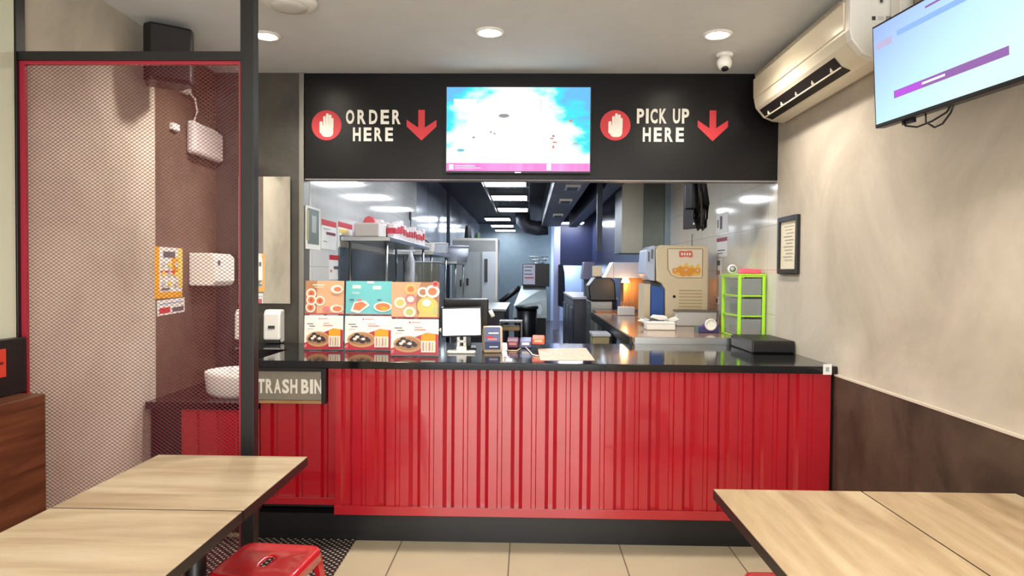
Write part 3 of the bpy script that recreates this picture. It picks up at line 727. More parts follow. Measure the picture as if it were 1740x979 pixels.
# ------------------------------------------------------------------ menu stands
CRM = mat('menu_cream', s(240, 232, 220), .5); MRED = mat('menu_red', s(196, 48, 60), .45); PLATE = mat('menu_plate', s(206, 160, 110), .5); MDK = mat('menu_dark', s(52, 40, 40), .5)
TEAL = mat('menu_teal', s(110, 196, 200), .5); SAL = mat('menu_salmon', s(226, 128, 84), .5); PCH = mat('menu_peach', s(232, 176, 136), .5); PNKM = mat('menu_pink', s(214, 130, 130), .5)
LGRN = mat('menu_lime', s(196, 200, 120), .5); TAN = mat('menu_tan', s(186, 130, 92), .5); MW = mat('menu_white', s(250, 246, 238), .45); MYEL = mat('menu_yellow', s(240, 200, 110), .5)
def lower_menu(p, full):
    p.base(MW)
    p.poly([(0, 0), (1, 0), (1, .58), (.75, .62), (.5, .50), (.3, .32), (0, .18)], MRED)
    p.poly([(.0, .04), (.06, .06), (.07, .16), (.0, .12)], PNKM)
    p.ell(.36, .30, .31, .23, PLATE); p.ell(.36, .31, .26, .18, TAN)
    for a_, b_ in ((.20, .36), (.28, .28), (.38, .24), (.46, .33), (.36, .38), (.26, .44), (.50, .28), (.16, .30)): p.ell(a_, b_, .062, .055, MDK, 10)
    for a_, b_ in ((.27, .38), (.40, .32), (.22, .32)): p.ell(a_, b_, .045, .04, CRM, 10)
    p.poly([(.64, .08), (.94, .08), (.94, .52), (.64, .50)], CRM); p.poly([(.64, .40), (.94, .40), (.94, .58), (.80, .62), (.64, .56)], OR)
    for k in range(4): p.rect(.67+k*.065, .70+k*.065, .12, .36, LGRN if k % 2 else PNKM)
    p.rect(.08, .24, .74, .765, GR); p.rect(.14, .28, .67, .695, GR); p.rect(.10, .24, .60, .61, INK)
    p.rect(.50, .66, .76, .78, PNKM); p.rect(.50, .74, .69, .72, PNKM); p.ell(.40, .91, .015, .025, RD, 8); p.rect(.43, .62, .90, .92, PNKM)
def up0_(p):
    p.base(PCH); p.rect(.0, .3, .0, 1, TAN)
    for a_, b_ in ((.15, .62), (.38, .40), (.14, .20), (.16, .42)):
        p.ell(a_, b_, .13, .15, CRM); p.ell(a_, b_, .09, .10, SAL); p.ell(a_, b_, .04, .05, mat('menu_brick', s(190, 90, 60)))
    p.ell(.82, .75, .16, .13, CRM); p.ell(.84, .75, .10, .07, SAL); p.ell(.82, .17, .17, .12, CRM); p.ell(.84, .17, .12, .08, SAL); p.ell(.55, .16, .1, .08, PNKM)
    p.rect(.2, .5, .86, .89, CRM); p.rect(.25, .48, .80, .82, CRM); p.rect(0, 1, 0, .025, MRED)
def up1_(p):
    p.base(TEAL); p.rect(.14, .32, .78, .88, CRM); p.rect(.58, .76, .76, .86, CRM); p.rect(.46, .60, .93, 1.0, MW)
    p.poly([(.10, .10), (.28, .04), (.52, .28), (.42, .42), (.18, .38)], CRM); p.poly([(.16, .16), (.30, .12), (.46, .30), (.36, .38), (.2, .34)], SAL)
    p.ell(.80, .24, .20, .15, CRM); p.ell(.80, .24, .16, .11, SAL); p.ell(.82, .20, .09, .05, OR)
    p.rect(.08, .18, .42, .46, GR); p.rect(.68, .77, .42, .46, GR); p.rect(.14, .30, .66, .67, CRM); p.rect(.14, .30, .62, .63, CRM); p.rect(0, 1, 0, .025, MRED)
    p.ell(.30, .44, .05, .04, PNKM)
def up2_(p):
    p.base(PCH); p.poly([(.55, 0), (1, 0), (1, 1), (.62, 1), (.5, .5)], TAN)
    for a_, b_, r_, m1, m2 in ((.18, .42, .13, CRM, MYEL), (.38, .16, .13, CRM, LGRN), (.40, .52, .12, PNKM, CRM), (.40, .80, .12, MYEL, SAL), (.66, .72, .12, CRM, TAN), (.86, .74, .15, MW, SAL), (.76, .33, .22, MYEL, YL), (.92, .95, .07, PNKM, RD)):
        p.ell(a_, b_, r_, r_*1.2, m1); p.ell(a_, b_, r_*.62, r_*.72, m2)
    p.ell(.74, .42, .09, .1, MW); p.poly([(.55, .02), (.62, .22), (.98, .18), (.96, .02)], MYEL); p.ell(.92, .2, .06, .12, LGRN); p.rect(0, 1, 0, .025, MRED)
stands = [((517, 594), (585, 480), 4.24, up0_, 'left menu stand with noodle bowl pictures above a white meal poster', 0.0), ((586, 595), (668, 478), 4.16, up1_, 'middle menu stand with turquoise upper card of fried dishes', 0.0), ((664, 604), (748, 480), 4.02, up2_, 'right menu stand with colourful salad picture beside the white tablet', 0.01)]
ACR = mat('clear_acrylic', (1, 1, 1), .05, trans=1, alpha=.35)
for (bl, tr, Y, fn, lab, rz) in stands:
    a = atz(bl[0], bl[1]+1, ZC); W = (at(tr[0], tr[1], a.y).x-a.x)*.97; hh = .205
    t = thing('menu_stand', lab, 'menu stand', (a.x, a.y, ZC+.001), rz); t['group'] = 'menu stands on the counter'
    q = Print((0, -.002, .006), (1, 0, 0), (0, 0.05, 1), W, hh); lower_menu(q, True); q.build('lower_menu', t)
    q = Print((0, .018, .013+hh), (1, 0, 0), (0, 0.05, 1), W, hh); fn(q); q.build('upper_menu', t)
    mb = MB(); mb.box(0, W, .0, .11, 0, .003); mb.prism([(.036, .2), (.004, .004), (.108, .004)], 'x', W*.45, W*.55); mb.box(W*.46, W*.54, .036, .041, .15, .40)
    mb.build('easel', mat('easel_grey', s(120, 120, 124), .3), t)

# ------------------------------------------------------------------ point of sale
a = atz(783, 601, ZC)
t = thing('customer_tablet', 'white lit customer tablet on a small white stand beside the menu stands', 'tablet', (a.x, a.y+.04, ZC+.001), R(3))
MB().prism(rrect(-.085, .085, -.05, .055, .02), 'z', 0, .012).build('base', WHITE, t, bevel=.003)
MB().box(-.028, -.010, .0, .02, .012, .13).box(.010, .028, 0, .02, .012, .13).box(-.028, .028, .0, .02, .06, .075).box(-.03, .03, -.012, .03, .012, .04).build('neck', WHITE, t, bevel=.003)
Ms = Matrix.Translation((0, -.012, .185)) @ Matrix.Rotation(R(-10), 4, 'X') @ Matrix.Rotation(R(-1.5), 4, 'Y')
MB().box(-.122, .122, 0, .016, -.088, .088, M=Ms).build('housing', PBLACK, t, bevel=.005)
MB().box(-.112, .112, -.0015, 0, -.079, .079, M=Ms).build('screen', mat('white_screen', (1, 1, 1), .4, emit=(.95, .97, 1), es=1.05), t)
t = thing('pos_terminal', 'black cashier terminal standing behind the white tablet', 'cash register', (a.x+.015, a.y+.22, ZC+.001), R(6))
Ms = Matrix.Translation((0, 0, .20)) @ Matrix.Rotation(R(8), 4, 'X')
MB().box(-.145, .135, 0, .04, -.11, .115, M=Ms).build('monitor', PBLACK, t, bevel=.008)
MB().box(-.06, .06, .0, .12, 0, .012).box(-.03, .03, .04, .07, .012, .2).build('stand', PBLACK, t, bevel=.003)
MB().tube([(.145, -.0, .245), (.165, -.0, .205)], .013).build('side_clip', WHITE, t); MB().tube([(-.165, -.0, .13), (-.14, -.0, .09)], .012).build('side_clip', WHITE, t)
t = thing('counter_shelf', 'small dark shelf tray behind the printer beside the cashier terminal', 'tray', (a.x+.27, a.y+.42, ZC+.001), 0)
MB().box(-.06, .09, 0, .15, .155, .165).box(-.06, -.05, 0, .15, 0, .155).box(.08, .09, 0, .15, 0, .155).build('rack', DARKGREY, t)
MB().box(-.05, .075, .02, .12, .10, .13).build('tray', mat('khaki', s(120, 104, 70), .6), t, bevel=.006)
# printer-like box with blue front
a = atz(838, 600, ZC)
t = thing('receipt_printer', 'beige sided box with blue printed front beside the white tablet', 'printer', (a.x, a.y, ZC+.001), R(8))
MB().prism([(0, 0), (.17, 0), (.17, .12), (.09, .155), (.03, .15), (0, .02)], 'x', -.055, .058).build('body', mat('beige_plastic', s(205, 178, 144), .45), t, bevel=.006)
p = Print((-.052, -.003, .02), (1, 0, 0), (0, .2, 1), .095, .135, .001); p.base(mat('slate_blue', s(92, 104, 140), .5)); p.rect(0, 1, 0, .35, mat('navy', s(34, 48, 96), .5)); p.rect(.2, .8, .42, .5, PNKM); p.rect(.1, .55, .52, .6, RD); p.rect(.25, .9, .7, .76, CRM); p.rect(.3, .85, .1, .14, CRM)
p.build('front_label', t)
def terminal(px, py, name, lab, m1, m2, W=.075, hh=.055, cat='card reader', leg=False):
    a = atz(px, py, ZC)
    t = thing(name, lab, cat, (a.x, a.y, ZC+.001), R(-3))
    z0 = .03 if leg else 0
    MB().prism([(0, z0), (.10, z0), (.10, z0+hh), (.05, z0+hh+.01), (0, z0+hh*.75)], 'x', -W/2, W/2).build('body', m1, t, bevel=.006)
    MB().box(-W*.32, W*.32, -.0015, .0, z0+hh*.35, z0+hh*.65).build('display', m2, t)
    if leg: MB().box(-.012, .012, .03, .05, 0, z0).build('stem', DARKGREY, t)
    return t
terminal(871, 592, 'card_reader', 'dark maroon card reader left of the pale blue one', mat('maroon_plastic', s(92, 40, 62), .4), PNKM)
terminal(893, 592, 'card_reader', 'blue grey card reader between the maroon one and the orange one', mat('bluegrey_plastic', s(104, 108, 150), .4), MW)
terminal(914.5, 594, 'payment_terminal', 'orange payment terminal on a short stem beside the paper mat', mat('orange_plastic', s(232, 92, 56), .4), mat('peach_screen', s(250, 190, 150), .5), .078, .045, 'payment terminal', True)
pts = [atz(893, 590, ZC+.01), atz(899, 596, ZC+.005), atz(905, 603, ZC+.004), atz(915, 605, ZC+.004)]
tag(MB().tube([tuple(q) for q in pts], .0035).build('payment_cable', WHITE), 'white cable curling from the card reader towards the paper mat', 'cable')
pts = [atz(885, 592, ZC+.006), atz(878, 596, ZC+.004), atz(866, 596, ZC+.004), atz(858, 594, ZC+.004)]
tag(MB().tube([tuple(q) for q in pts], .003).build('charging_cable', CREAM), 'thin cable running left behind the beige sided box', 'cable')
# paper mat
q = [atz(914, 593, ZC), atz(996, 592, ZC), atz(1011, 613, ZC), atz(918, 613, ZC)]
cm = mat('pink_patterned_paper', s(206, 168, 150), .6, noise=.25, nscale=40)
mb = MB(); mb.prism([(v.x, v.y) for v in q], 'z', ZC+.0005, ZC+.002)
tag(mb.build('paper_mat', cm), 'pale pink patterned paper mat lying flat near the counter edge', 'paper mat')
tag(MB().lathe([(0, 0), (.014, 0), (.002, .03), (0, .03)], c=tuple(atz(858, 606, ZC+.001)), n=4, sm=False).build('table_marker', MW), 'tiny white triangular marker on the counter in front of the card readers', 'marker')
# black box on the right end
t = thing('cash_drawer', 'flat black cash drawer on the right end of the countertop', 'cash drawer', (1.5, 4.4, ZC+.001))
mb = MB(); mb.box(1.375, XR-.006, 4.27, 4.72, ZC+.001, ZC+.078); mb.build('body', mat('black_brown_plastic', s(20, 15, 15), .4), t, bevel=.008)
MB().box(1.385, XR-.012, 4.264, 4.2695, ZC+.012, ZC+.055).build('drawer_front', PBLACK, t)

# ------------------------------------------------------------------ tables and stools
WL = wood('pale_oak_across', s(160, 138, 110), s(190, 170, 140), s(208, 192, 166), (.5, 3.2, 1), .38)
WR = wood('pale_oak_along', s(150, 122, 90), s(190, 164, 128), s(214, 194, 160), (3.2, .45, 1), .34)
def table(x0, x1, y0, y1, m, label, group):
    t = thing('dining_table', label, 'table', ((x0+x1)/2, (y0+y1)/2, 0), 0, group); t['group'] = group
    w, d = (x1-x0)/2-.0015, (y1-y0)/2-.003
    MB().box(-w, w, -d, d, .722, .75).build('tabletop', m, t, bevel=.0015)
    MB().box(-w-.0008, w+.0008, -d-.0008, d+.0008, .716, .748).build('edge_band', MBLACK, t)
    MB().lathe([(.035, .0), (.035, .70)], n=20).build('column', MBLACK, t)
    MB().box(-.15, .15, -.15, .15, .703, .716).build('top_plate', MBLACK, t)
    mb = MB()
    for k in range(4):
        M = Matrix.Rotation(k*math.pi/2+math.pi/4, 4, 'Z')
        mb.prism([(.02, 0), (.30, 0), (.30, .018), (.03, .05)], 'y', -.022, .022, M=M)
    mb.build('cross_foot', MBLACK, t, bevel=.003)
    return t
a = atz(272, 771, .75); b = atz(522, 777, .75); c = atz(401, 869, .75)
xl, xr2, yf = a.x, b.x, (a.y+b.y)/2
ys = atz(250, 865, .75).y
dd = yf-ys
table(xl, xr2, ys, yf, WL, 'pale wooden table against the mesh partition, farther of the left pair', 'pale oak tables on the left')
table(xl, xr2, ys-dd-.003, ys-.003, WL, 'pale wooden table in the near left corner, nearer of the left pair', 'pale oak tables on the left')
a = atz(1210, 829, .75); b = atz(1465, 836, .75)
yfr = (a.y+b.y)/2
table(a.x, b.x, yfr-1.1, yfr, WR, 'pale wooden table at the lower right, left one beside the aisle', 'pale oak tables on the right')
table(b.x+.003, XR-.016, yfr-1.1, yfr, WR, 'pale wooden table at the lower right pushed against the dark wainscot', 'pale oak tables on the right')

def stool(x, y, rz, label):
    t = thing('metal_stool', label, 'stool', (x, y, 0), rz); t['group'] = 'red metal stools'
    hw = .148
    bm = bmesh.new()
    # seat sheet with slot: ring of quads between slot and rounded square
    def ring(w, r, z, n=64):
        out = []
        for k in range(n):
            an = 2*math.pi*k/n; dx, dy = math.cos(an), math.sin(an)
            lo, hi = 0, 2*w
            for _ in range(30):       # edge of the rounded square in this direction
                m_ = (lo+hi)/2; qx, qy = abs(dx*m_)-(w-r), abs(dy*m_)-(w-r)
                dd_ = math.hypot(max(qx, 0), max(qy, 0))+min(max(qx, qy), 0)-r
                if dd_ < 0: lo = m_
                else: hi = m_
            out.append(Vector((dx*lo, dy*lo, z)))
        return out
    N = 28
    slot = []
    sl, sw = .046, .015
    outer = ring(hw, .035, .45)
    n = len(outer)
    for q in outer:
        an = math.atan2(q.y, q.x); dx, dy = math.cos(an), math.sin(an)
        # stadium shaped slot, long along y
        k = sw/max(abs(dx), 1e-6)
        py = dy*k
        if abs(py) > sl-sw:
            # intersect cap circle
            cy = math.copysign(sl-sw, dy); bq = dy*cy; disc = bq*bq-(cy*cy-sw*sw); k = bq+math.sqrt(max(disc, 0))
        slot.append(Vector((dx*k, dy*k, .444)))
    rings = [[Vector((q.x, q.y, .438)) for q in slot], slot, [Vector((q.x+(o_.x-q.x)*.12, q.y+(o_.y-q.y)*.12, .4446)) for q, o_ in zip(slot, outer)], ring(hw-.03, .03, .445), ring(hw-.014, .034, .4505), ring(hw-.004, .037, .449), ring(hw, .04, .442), ring(hw+.004, .042, .405), ring(hw+.001, .042, .405), ring(hw-.004, .038, .44)]
    vv = [[bm.verts.new(p_) for p_ in rg] for rg in rings]
    for i in range(len(vv)-1):
        for k in range(n): 
            f = bm.faces.new((vv[i][k], vv[i][(k+1) % n], vv[i+1][(k+1) % n], vv[i+1][k])); f.smooth = True
    bmesh.ops.recalc_face_normals(bm, faces=bm.faces)
    me = bpy.data.meshes.new('seat'); bm.to_mesh(me); bm.free(); me.materials.append(REDST)
    o = bpy.data.objects.new('seat', me); COL.objects.link(o); o.parent = t
    for sx in (-1, 1):
        for sy in (-1, 1):
            mb = MB()
            ax_, ay_ = sx*(hw-.006), sy*(hw-.006); bx, by = sx*(hw+.05), sy*(hw+.05)
            tw, bw = .045, .02
            v_ = []
            for (px_, py_, z_, w_) in ((ax_, ay_, .425, tw), (bx, by, 0, bw)):
                v_ += [(px_-sx*w_, py_, z_), (px_, py_, z_), (px_, py_-sy*w_, z_), (px_-sx*.003, py_-sy*w_, z_), (px_-sx*.003, py_-sy*.003, z_), (px_-sx*w_, py_-sy*.003, z_)]
            mb.add(v_, [tuple(range(6)), tuple(range(6, 12))]+[(i, (i+1) % 6, 6+(i+1) % 6, 6+i) for i in range(6)])
            mb.build('leg', REDST, t, bevel=.0015)
    mb = MB(); k_ = hw+.022; z_ = .2
    mb.tube([(-k_, -k_, z_), (k_, k_, z_)], .007); mb.tube([(-k_, k_, z_), (k_, -k_, z_)], .007)
    mb.build('cross_brace', REDST, t)
    return t
a = atz(487, 922, .45)
stool(a.x-.015, a.y-.155, R(-5), 'red metal stool with a slotted seat beside the left tables')
a = atz(1252, 970, .45)
stool(a.x+.16, a.y-.15, R(0), 'red metal stool just showing beside the right tables')
# studded dark mat
mm = bpy.data.materials.new('studded_mat'); mm.use_nodes = True; nt = mm.node_tree; b_ = nt.nodes['Principled BSDF']
tc = nt.nodes.new('ShaderNodeTexCoord'); mp_ = nt.nodes.new('ShaderNodeMapping'); mp_.inputs['Rotation'].default_value = (0, 0, R(45)); mp_.inputs['Scale'].default_value = (36, 36, 36)
vo = nt.nodes.new('ShaderNodeTexVoronoi'); vo.voronoi_dimensions = '2D'; vo.inputs['Randomness'].default_value = 0; vo.inputs['Scale'].default_value = 1
nt.links.new(tc.outputs['Object'], mp_.inputs[0]); nt.links.new(mp_.outputs[0], vo.inputs['Vector'])
rp = nt.nodes.new('ShaderNodeValToRGB'); rp.color_ramp.elements[0].position = .22; rp.color_ramp.elements[0].color = (*s(168, 158, 148), 1); rp.color_ramp.elements[1].position = .30; rp.color_ramp.elements[1].color = (*s(26, 24, 24), 1)
nt.links.new(vo.outputs['Distance'], rp.inputs[0]); nt.links.new(rp.outputs[0], b_.inputs['Base Color']); b_.inputs['Roughness'].default_value = .45
xm = at(605, 918, YC+.01).x
t = MB().box(XL+.16, xm, .8, YC+.01, .0005, .006).build('floor_mat', mm)
tag(t, 'black floor mat with pale dots under the left tables', 'floor mat')

# ------------------------------------------------------------------ kitchen lights
TL = mat('panel_glow', (1, 1, 1), .5, emit=(.84, .91, 1), es=24)
def troffer(x0, y, label, z=KH, w=.60, group='bright ceiling panels in the kitchen'):
    t = thing('panel_light', label, 'light', (x0, y, z), 0, group)
    MB().box(0, w, 0, .6, .012, .06).build('housing', DARKGREY, t)
    MB().box(.05, .06, .29, .30, .0605, .25).box(w-.06, w-.05, .29, .30, .0605, .25).build('hanger', DARKGREY, t)
    MB().box(.015, w-.015, .015, .585, 0, .012).build('diffuser', TL, t)
    return t
spots = [(5.3, -.62), (7.4, -.62), (9.4, -.63), (11.3, -.62), (13.5, -.61), (16.0, -1.02), (18.3, -1.0), (20.3, -.98)]
words = ['hidden behind the fascia nearest the counter', 'second from the counter behind the fascia', 'first visible one below the fascia', 'second visible one in the row', 'third visible one in the row', 'fourth visible one set further left', 'fifth visible one', 'farthest small one at the end of the row']
for (y, x), wd in zip(spots, words): troffer(x, y, 'lit ceiling panel in the kitchen, '+wd)
troffer(.78, 17.1, 'lit ceiling panel in front of the navy lintel')
# side rails carrying the near row
mb = MB(); mb.box(-.655, -.64, 9.0, 14.4, KH-.01, KH+.07).box(.0, .015, 9.0, 14.4, KH-.01, KH+.07)
for yy in (9.2, 10.6, 12.6, 14.3): mb.box(-.65, .01, yy, yy+.03, KH+.06, KH+.08).box(-.65, -.64, yy, yy+.02, KH+.08, KH+.25)
tag(mb.build('light_rail', STEELD), 'long grey rails carrying the near row of kitchen ceiling panels', 'light rail')

# ducts
DUCT = mat('duct_grey', s(104, 106, 112), .5, .5, noise=.15, nscale=3)
t = thing('ventilation_duct', 'long grey square ventilation duct along the kitchen ceiling', 'duct', (.5, 10, 2.35))
MB().box(.30, .72, 7.0, 15.8, 2.52, 2.945).build('duct_body', DUCT, t, bevel=.01)
for yy in (8.3, 9.9, 12.4):
    MB().box(.44, .62, yy, yy+.35, 2.49, 2.519).build('vent_frame', ALU, t)
    MB().box(.465, .595, yy+.04, yy+.31, 2.485, 2.4899).build('vent_opening', mat('navy_dark', s(20, 22, 40), .5), t)
tag(MB().tube([(.45, 16.2, 2.52), (.2, 16.2, 2.50), (-.0, 16.2, 2.54), (-.12, 16.2, 2.66), (-.14, 16.2, 2.945)], .17, 16).build('round_duct', DUCT), 'round grey duct bending across the far kitchen ceiling', 'duct')
t = tag(MB().box(.87, 1.05, 6.8, 15, 2.45, 2.945).build('dark_duct', mat('dark_duct', s(40, 44, 60), .4, .4), bevel=.01), 'dark ventilation duct right of the grey square duct', 'duct')
tag(MB().box(-1.44, -1.38, 12.2, 12.26, .0, 2.9).build('kitchen_pole', mat('navy_pole', s(24, 34, 52), .4)), 'thin dark vertical pole on the left kitchen wall', 'pole')

# ------------------------------------------------------------------ kitchen, left side
def notice(name, px0, px1, py0, py1, wx, side, lab, head=None, body=None, cat='notice'):
    sg = 1 if side == 'L' else -1
    x = wx+sg*.001
    a = atx(px0, (py0+py1)/2, x); b = atx(px1, (py0+py1)/2, x)
    zt = atx((px0+px1)/2, py0, x).z; zb_ = atx((px0+px1)/2, py1, x).z
    t = thing(name, lab, cat, (wx, (a.y+b.y)/2, zb_))
    if side == 'L': p = Print((x, min(a.y, b.y), zb_), (0, 1, 0), (0, 0, 1), abs(b.y-a.y), zt-zb_, .0015)
    else: p = Print((x, max(a.y, b.y), zb_), (0, -1, 0), (0, 0, 1), abs(b.y-a.y), zt-zb_, .0015)
    p.base(PAPER)
    if head: p.rect(.0, 1, .80, 1, head)
    for q in (body or []): p.rect(*q)
    p.build('sheet', t)
t = KL
notice('wall_poster', 519, 544, 352, 424, t, 'L', 'grey picture poster on the white tiled kitchen wall nearest the metal post', None, [(.12, .9, .12, .95, mat('poster_grey', s(110, 122, 118))), (.05, .2, .2, .9, mat('poster_olive', s(170, 170, 110))), (.4, .7, .4, .8, mat('poster_pale', s(170, 178, 180)))], 'poster')
notice('wall_notice', 546, 571, 375, 424, t, 'L', 'white notice with red heading right of the grey picture poster', RD, [(.3, .95, .5, .6, mat('ink_mauve', s(130, 60, 80))), (.1, .6, .68, .7, GR), (.1, .35, .25, .27, GR)])
notice('wall_notice', 574, 598, 379, 424, t, 'L', 'white notice with red heading and yellow band, nearest the steel shelf', RD, [(.05, .7, .6, .74, YL), (.1, .8, .3, .5, GR)])
notice('wall_notice', 559, 583, 434, 475, t, 'L', 'white notice with red heading below the upper pair of notices', RD, [(.3, .95, .42, .55, GR), (.05, .2, .3, .4, PNKM)])
def shelf_unit(name, label, y0, y1, z, x1, zbase, posts, thk=.035, m=STEEL, depth=.30):
    t = thing(name, label, 'shelf', (KL+depth/2, (y0+y1)/2, zbase))
    MB().box(KL+.002, x1, y0, y1, z-thk, z).build('shelf_board', m, t, bevel=.003)
    for yy in posts:
        for xx in (KL+.07, x1-.04):
            MB().tube([(xx, yy, zbase), (xx, yy, z-thk)], .0125, 10).build('post', m, t)
    return t
bx = thing('steel_worktable', 'stainless steel worktable along the left kitchen wall behind the menu stands', 'worktable', (-1.15, 8, 0))
MB().box(KL+.002, -.85, 5.35, 11.4, .86, .90).build('top', STEEL, bx, bevel=.003)
MB().box(KL+.002, KL+.012, 5.45, 9.2, .90, 1.66).build('back_panel', mat('teal_grey_panel', s(96, 110, 112), .25, .3, noise=.2, nscale=2), bx)
for yy in (5.5, 8.4, 11.2):
    MB().box(-.93, -.89, yy, yy+.04, 0, .86).build('leg', STEEL, bx)
    MB().box(KL+.03, KL+.07, yy, yy+.04, 0, .86).build('leg', STEEL, bx)
MB().box(KL+.03, -.9, 5.5, 11.2, .2, .23).build('under_shelf', STEELD, bx)
xs = at(665, 405, 5.55).x
shelf_unit('over_shelf', 'near stainless over shelf with takeaway packs on the left kitchen wall', 5.5, 7.7, at(630, 402, 5.5).z, xs, .901, (5.56, 7.5))
shelf_unit('over_shelf', 'middle stainless over shelf with grey containers on the left kitchen wall', 7.9, 9.6, 1.70, xs+.02, .901, (8.0, 9.4))
shelf_unit('over_shelf', 'far lower stainless over shelf beyond the hanging plastic bag', 9.75, 11.3, 1.62, xs+.1, .901, (9.9, 11.1))
zs = at(630, 402, 5.5).z
t = thing('container_lid_box', 'pale box on the near end of the over shelf', 'box', (-1.3, 5.6, zs))
MB().box(KL+.10, xs-.10, 5.56, 5.84, zs+.001, zs+.115).build('body', mat('offwhite_box', s(212, 205, 198), .6), t, bevel=.012)
REDW = mat('red_wrap', s(206, 60, 72), .5, noise=.3, nscale=30); WW = mat('white_wrap', s(232, 222, 220), .5, noise=.1, nscale=30)
k = 0
yy = 5.95
while yy < 7.6:
    for row in range(3):
        t = thing('takeaway_pack', 'red and white takeaway pack in the row on the near over shelf', 'food pack', (xs-.07-.088*row, yy, zs+.001), R(random.uniform(-5, 5)))
        t['group'] = 'takeaway packs on the near over shelf'
        hh = random.uniform(.12, .19)
        MB().prism(rrect(-.036, .036, -.055, .055, .015, 2), 'z', 0, hh).build('pack', WW, t, bevel=.006)
        MB().box(-.037, .037, -.057, .057, hh*.35, hh*.72).build('band', REDW, t)
        k += 1
    yy += .145
t = thing('red_pack', 'pink red pack lying on top of the pale box', 'food pack', (-1.3, 5.68, zs+.117), 0)
MB().prism([(-.055, 0), (.055, 0), (.04, .035), (.0, .06), (-.035, .045)], 'y', -.03, .05).build('pack', mat('coral', s(226, 92, 100), .5), t, bevel=.006)
GC = mat('grey_tub', s(176, 178, 186), .4)
for i, (xx, yy, w_, h_, lab) in enumerate(((-1.2, 8.05, .2, .10, 'pale storage box with a black handle on the middle over shelf'), (-1.1, 8.7, .16, .12, 'grey plastic tub behind the pale storage box'), (-1.2, 9.2, .2, .14, 'taller grey plastic tub at the far end of the middle over shelf'))):
    t = thing('storage_box', lab, 'box', (xx, yy, 1.701), 0)
    MB().prism([(-w_/2*.9, 0), (w_/2*.9, 0), (w_/2, h_), (-w_/2, h_)], 'y', -.1, .14).build('body', GC if i else mat('offwhite_box', s(212, 205, 198)), t, bevel=.006)
    if i == 0: MB().tube([(-.10, -.05, .08), (-.08, -.05, .14), (.02, -.05, .13), (.07, -.05, .09)], .008).build('handle', PBLACK, t)
    else: MB().box(-w_/2-.006, w_/2+.006, -.106, .146, h_, h_+.012).build('lid', WHITE, t)
for i, (xx, yy, lab) in enumerate(((-1.02, 10.0, 'large pale tub on the far lower over shelf, nearer one'), (-1.1, 10.8, 'large pale tub on the far lower over shelf, farther one'))):
    t = thing('storage_tub', lab, 'tub', (xx, yy, 1.621), 0)
    MB().lathe([(.001, 0), (.14, 0), (.16, .2), (.001, .2)], n=20).build('body', mat('pale_tub', s(190, 194, 206), .4), t)
    MB().lathe([(.001, .201), (.168, .201), (.168, .225), (.001, .235)], n=20).build('lid', GC, t)
# hanging bag
mb = MB(); a = at(697, 415, 7.75)
pr = [(.012, 0), (.03, -.06), (.055, -.14), (.05, -.22), (.08, -.30), (.075, -.38), (.03, -.41), (0.001, -.415)]
mb.lathe([(r_, z_) for r_, z_ in pr], c=(a.x+.0, 7.80, 1.70), n=10)
t = mb.build('plastic_bag', mat('thin_white_plastic', s(222, 222, 226), .3, noise=.15, nscale=20, bump=.6))
tag(t, 'white plastic bag hanging from the over shelf in front of the clear boxes', 'plastic bag')
for (px0, px1, py0, py1, Y, lab) in ((704, 745, 446, 476, 6.7, 'clear lidded food box on the left worktable beside the hanging bag'),):
    a = at(px0, py1, Y); b = at(px1, py0, Y)
    t = thing('clear_box', lab, 'box', ((a.x+b.x)/2, Y, 1.2))
    MB().box(a.x, b.x, Y, Y+.25, a.z-.12, b.z).build('body', mat('clear_olive', s(120, 120, 104), .2, alpha=.6, trans=.3), t, bevel=.008)
    MB().box(a.x-.005, b.x+.005, Y-.005, Y+.255, b.z, b.z+.012).build('lid', GC, t)
    MB().box(a.x, b.x, Y, Y+.25, .901, a.z-.1205).build('riser', STEELD, t)
t = thing('wall_hook_ladle', 'black ladle hanging on the blue grey wall above the middle shelf', 'ladle', (-1.4, 8.6, 1.9))
a = atx(698, 372, KL+.02)
MB().tube([(KL+.02, a.y, a.z), (KL+.02, a.y, a.z-.28)], .006).build('handle', MBLACK, t)
MB().box(KL+.008, KL+.03, a.y-.05, a.y+.05, a.z-.02, a.z+.09).build('head', MBLACK, t, bevel=.01)

# cold cabinet
Y = 12.0; a = at(768, 560, Y); b = at(846, 405, Y)
t = thing('upright_chiller', 'tall grey steel upright chiller at the end of the left wall', 'refrigerator', ((a.x+b.x)/2, Y, 0))
x0, x1 = a.x, b.x
MB().box(x0, x1, Y, Y+.8, .1, b.z).build('cabinet', STEELD, t, bevel=.01)
SG = mat('satin_grey', s(150, 156, 156), .4, .4, noise=.1, nscale=2)
xm_ = x0+(x1-x0)*.25
o = MB().box(x0+.02, xm_-.01, Y-.03, Y-.001, .2, 1.82).build('door', SG, t, bevel=.005); 
MB().box(xm_-.06, xm_-.03, Y-.05, Y-.031, 1.22, 1.34).build('handle', PBLACK, t)
MB().box(xm_+.01, x0+(x1-x0)*.62, Y-.03, Y-.001, .2, 1.82).build('door', SG, t, bevel=.005)
MB().box(xm_+.05, xm_+.09, Y-.05, Y-.031, 1.24, 1.36).build('handle', PBLACK, t)
MB().box(x0+(x1-x0)*.66, x1-.04, Y-.03, Y-.001, .2, 1.82).build('door', mat('pale_panel', s(196, 200, 204), .4), t, bevel=.005)
MB().box(x0+(x1-x0)*.71, x0+(x1-x0)*.78, Y-.05, Y-.031, 1.3, 1.7).build('handle', DARKGREY, t)
MB().box(x0, x1, Y-.01, Y-.001, b.z-.04, b.z).box(x1-.04, x1, Y-.01, Y-.001, .1, b.z-.04).build('edge_trim', ALU, t)
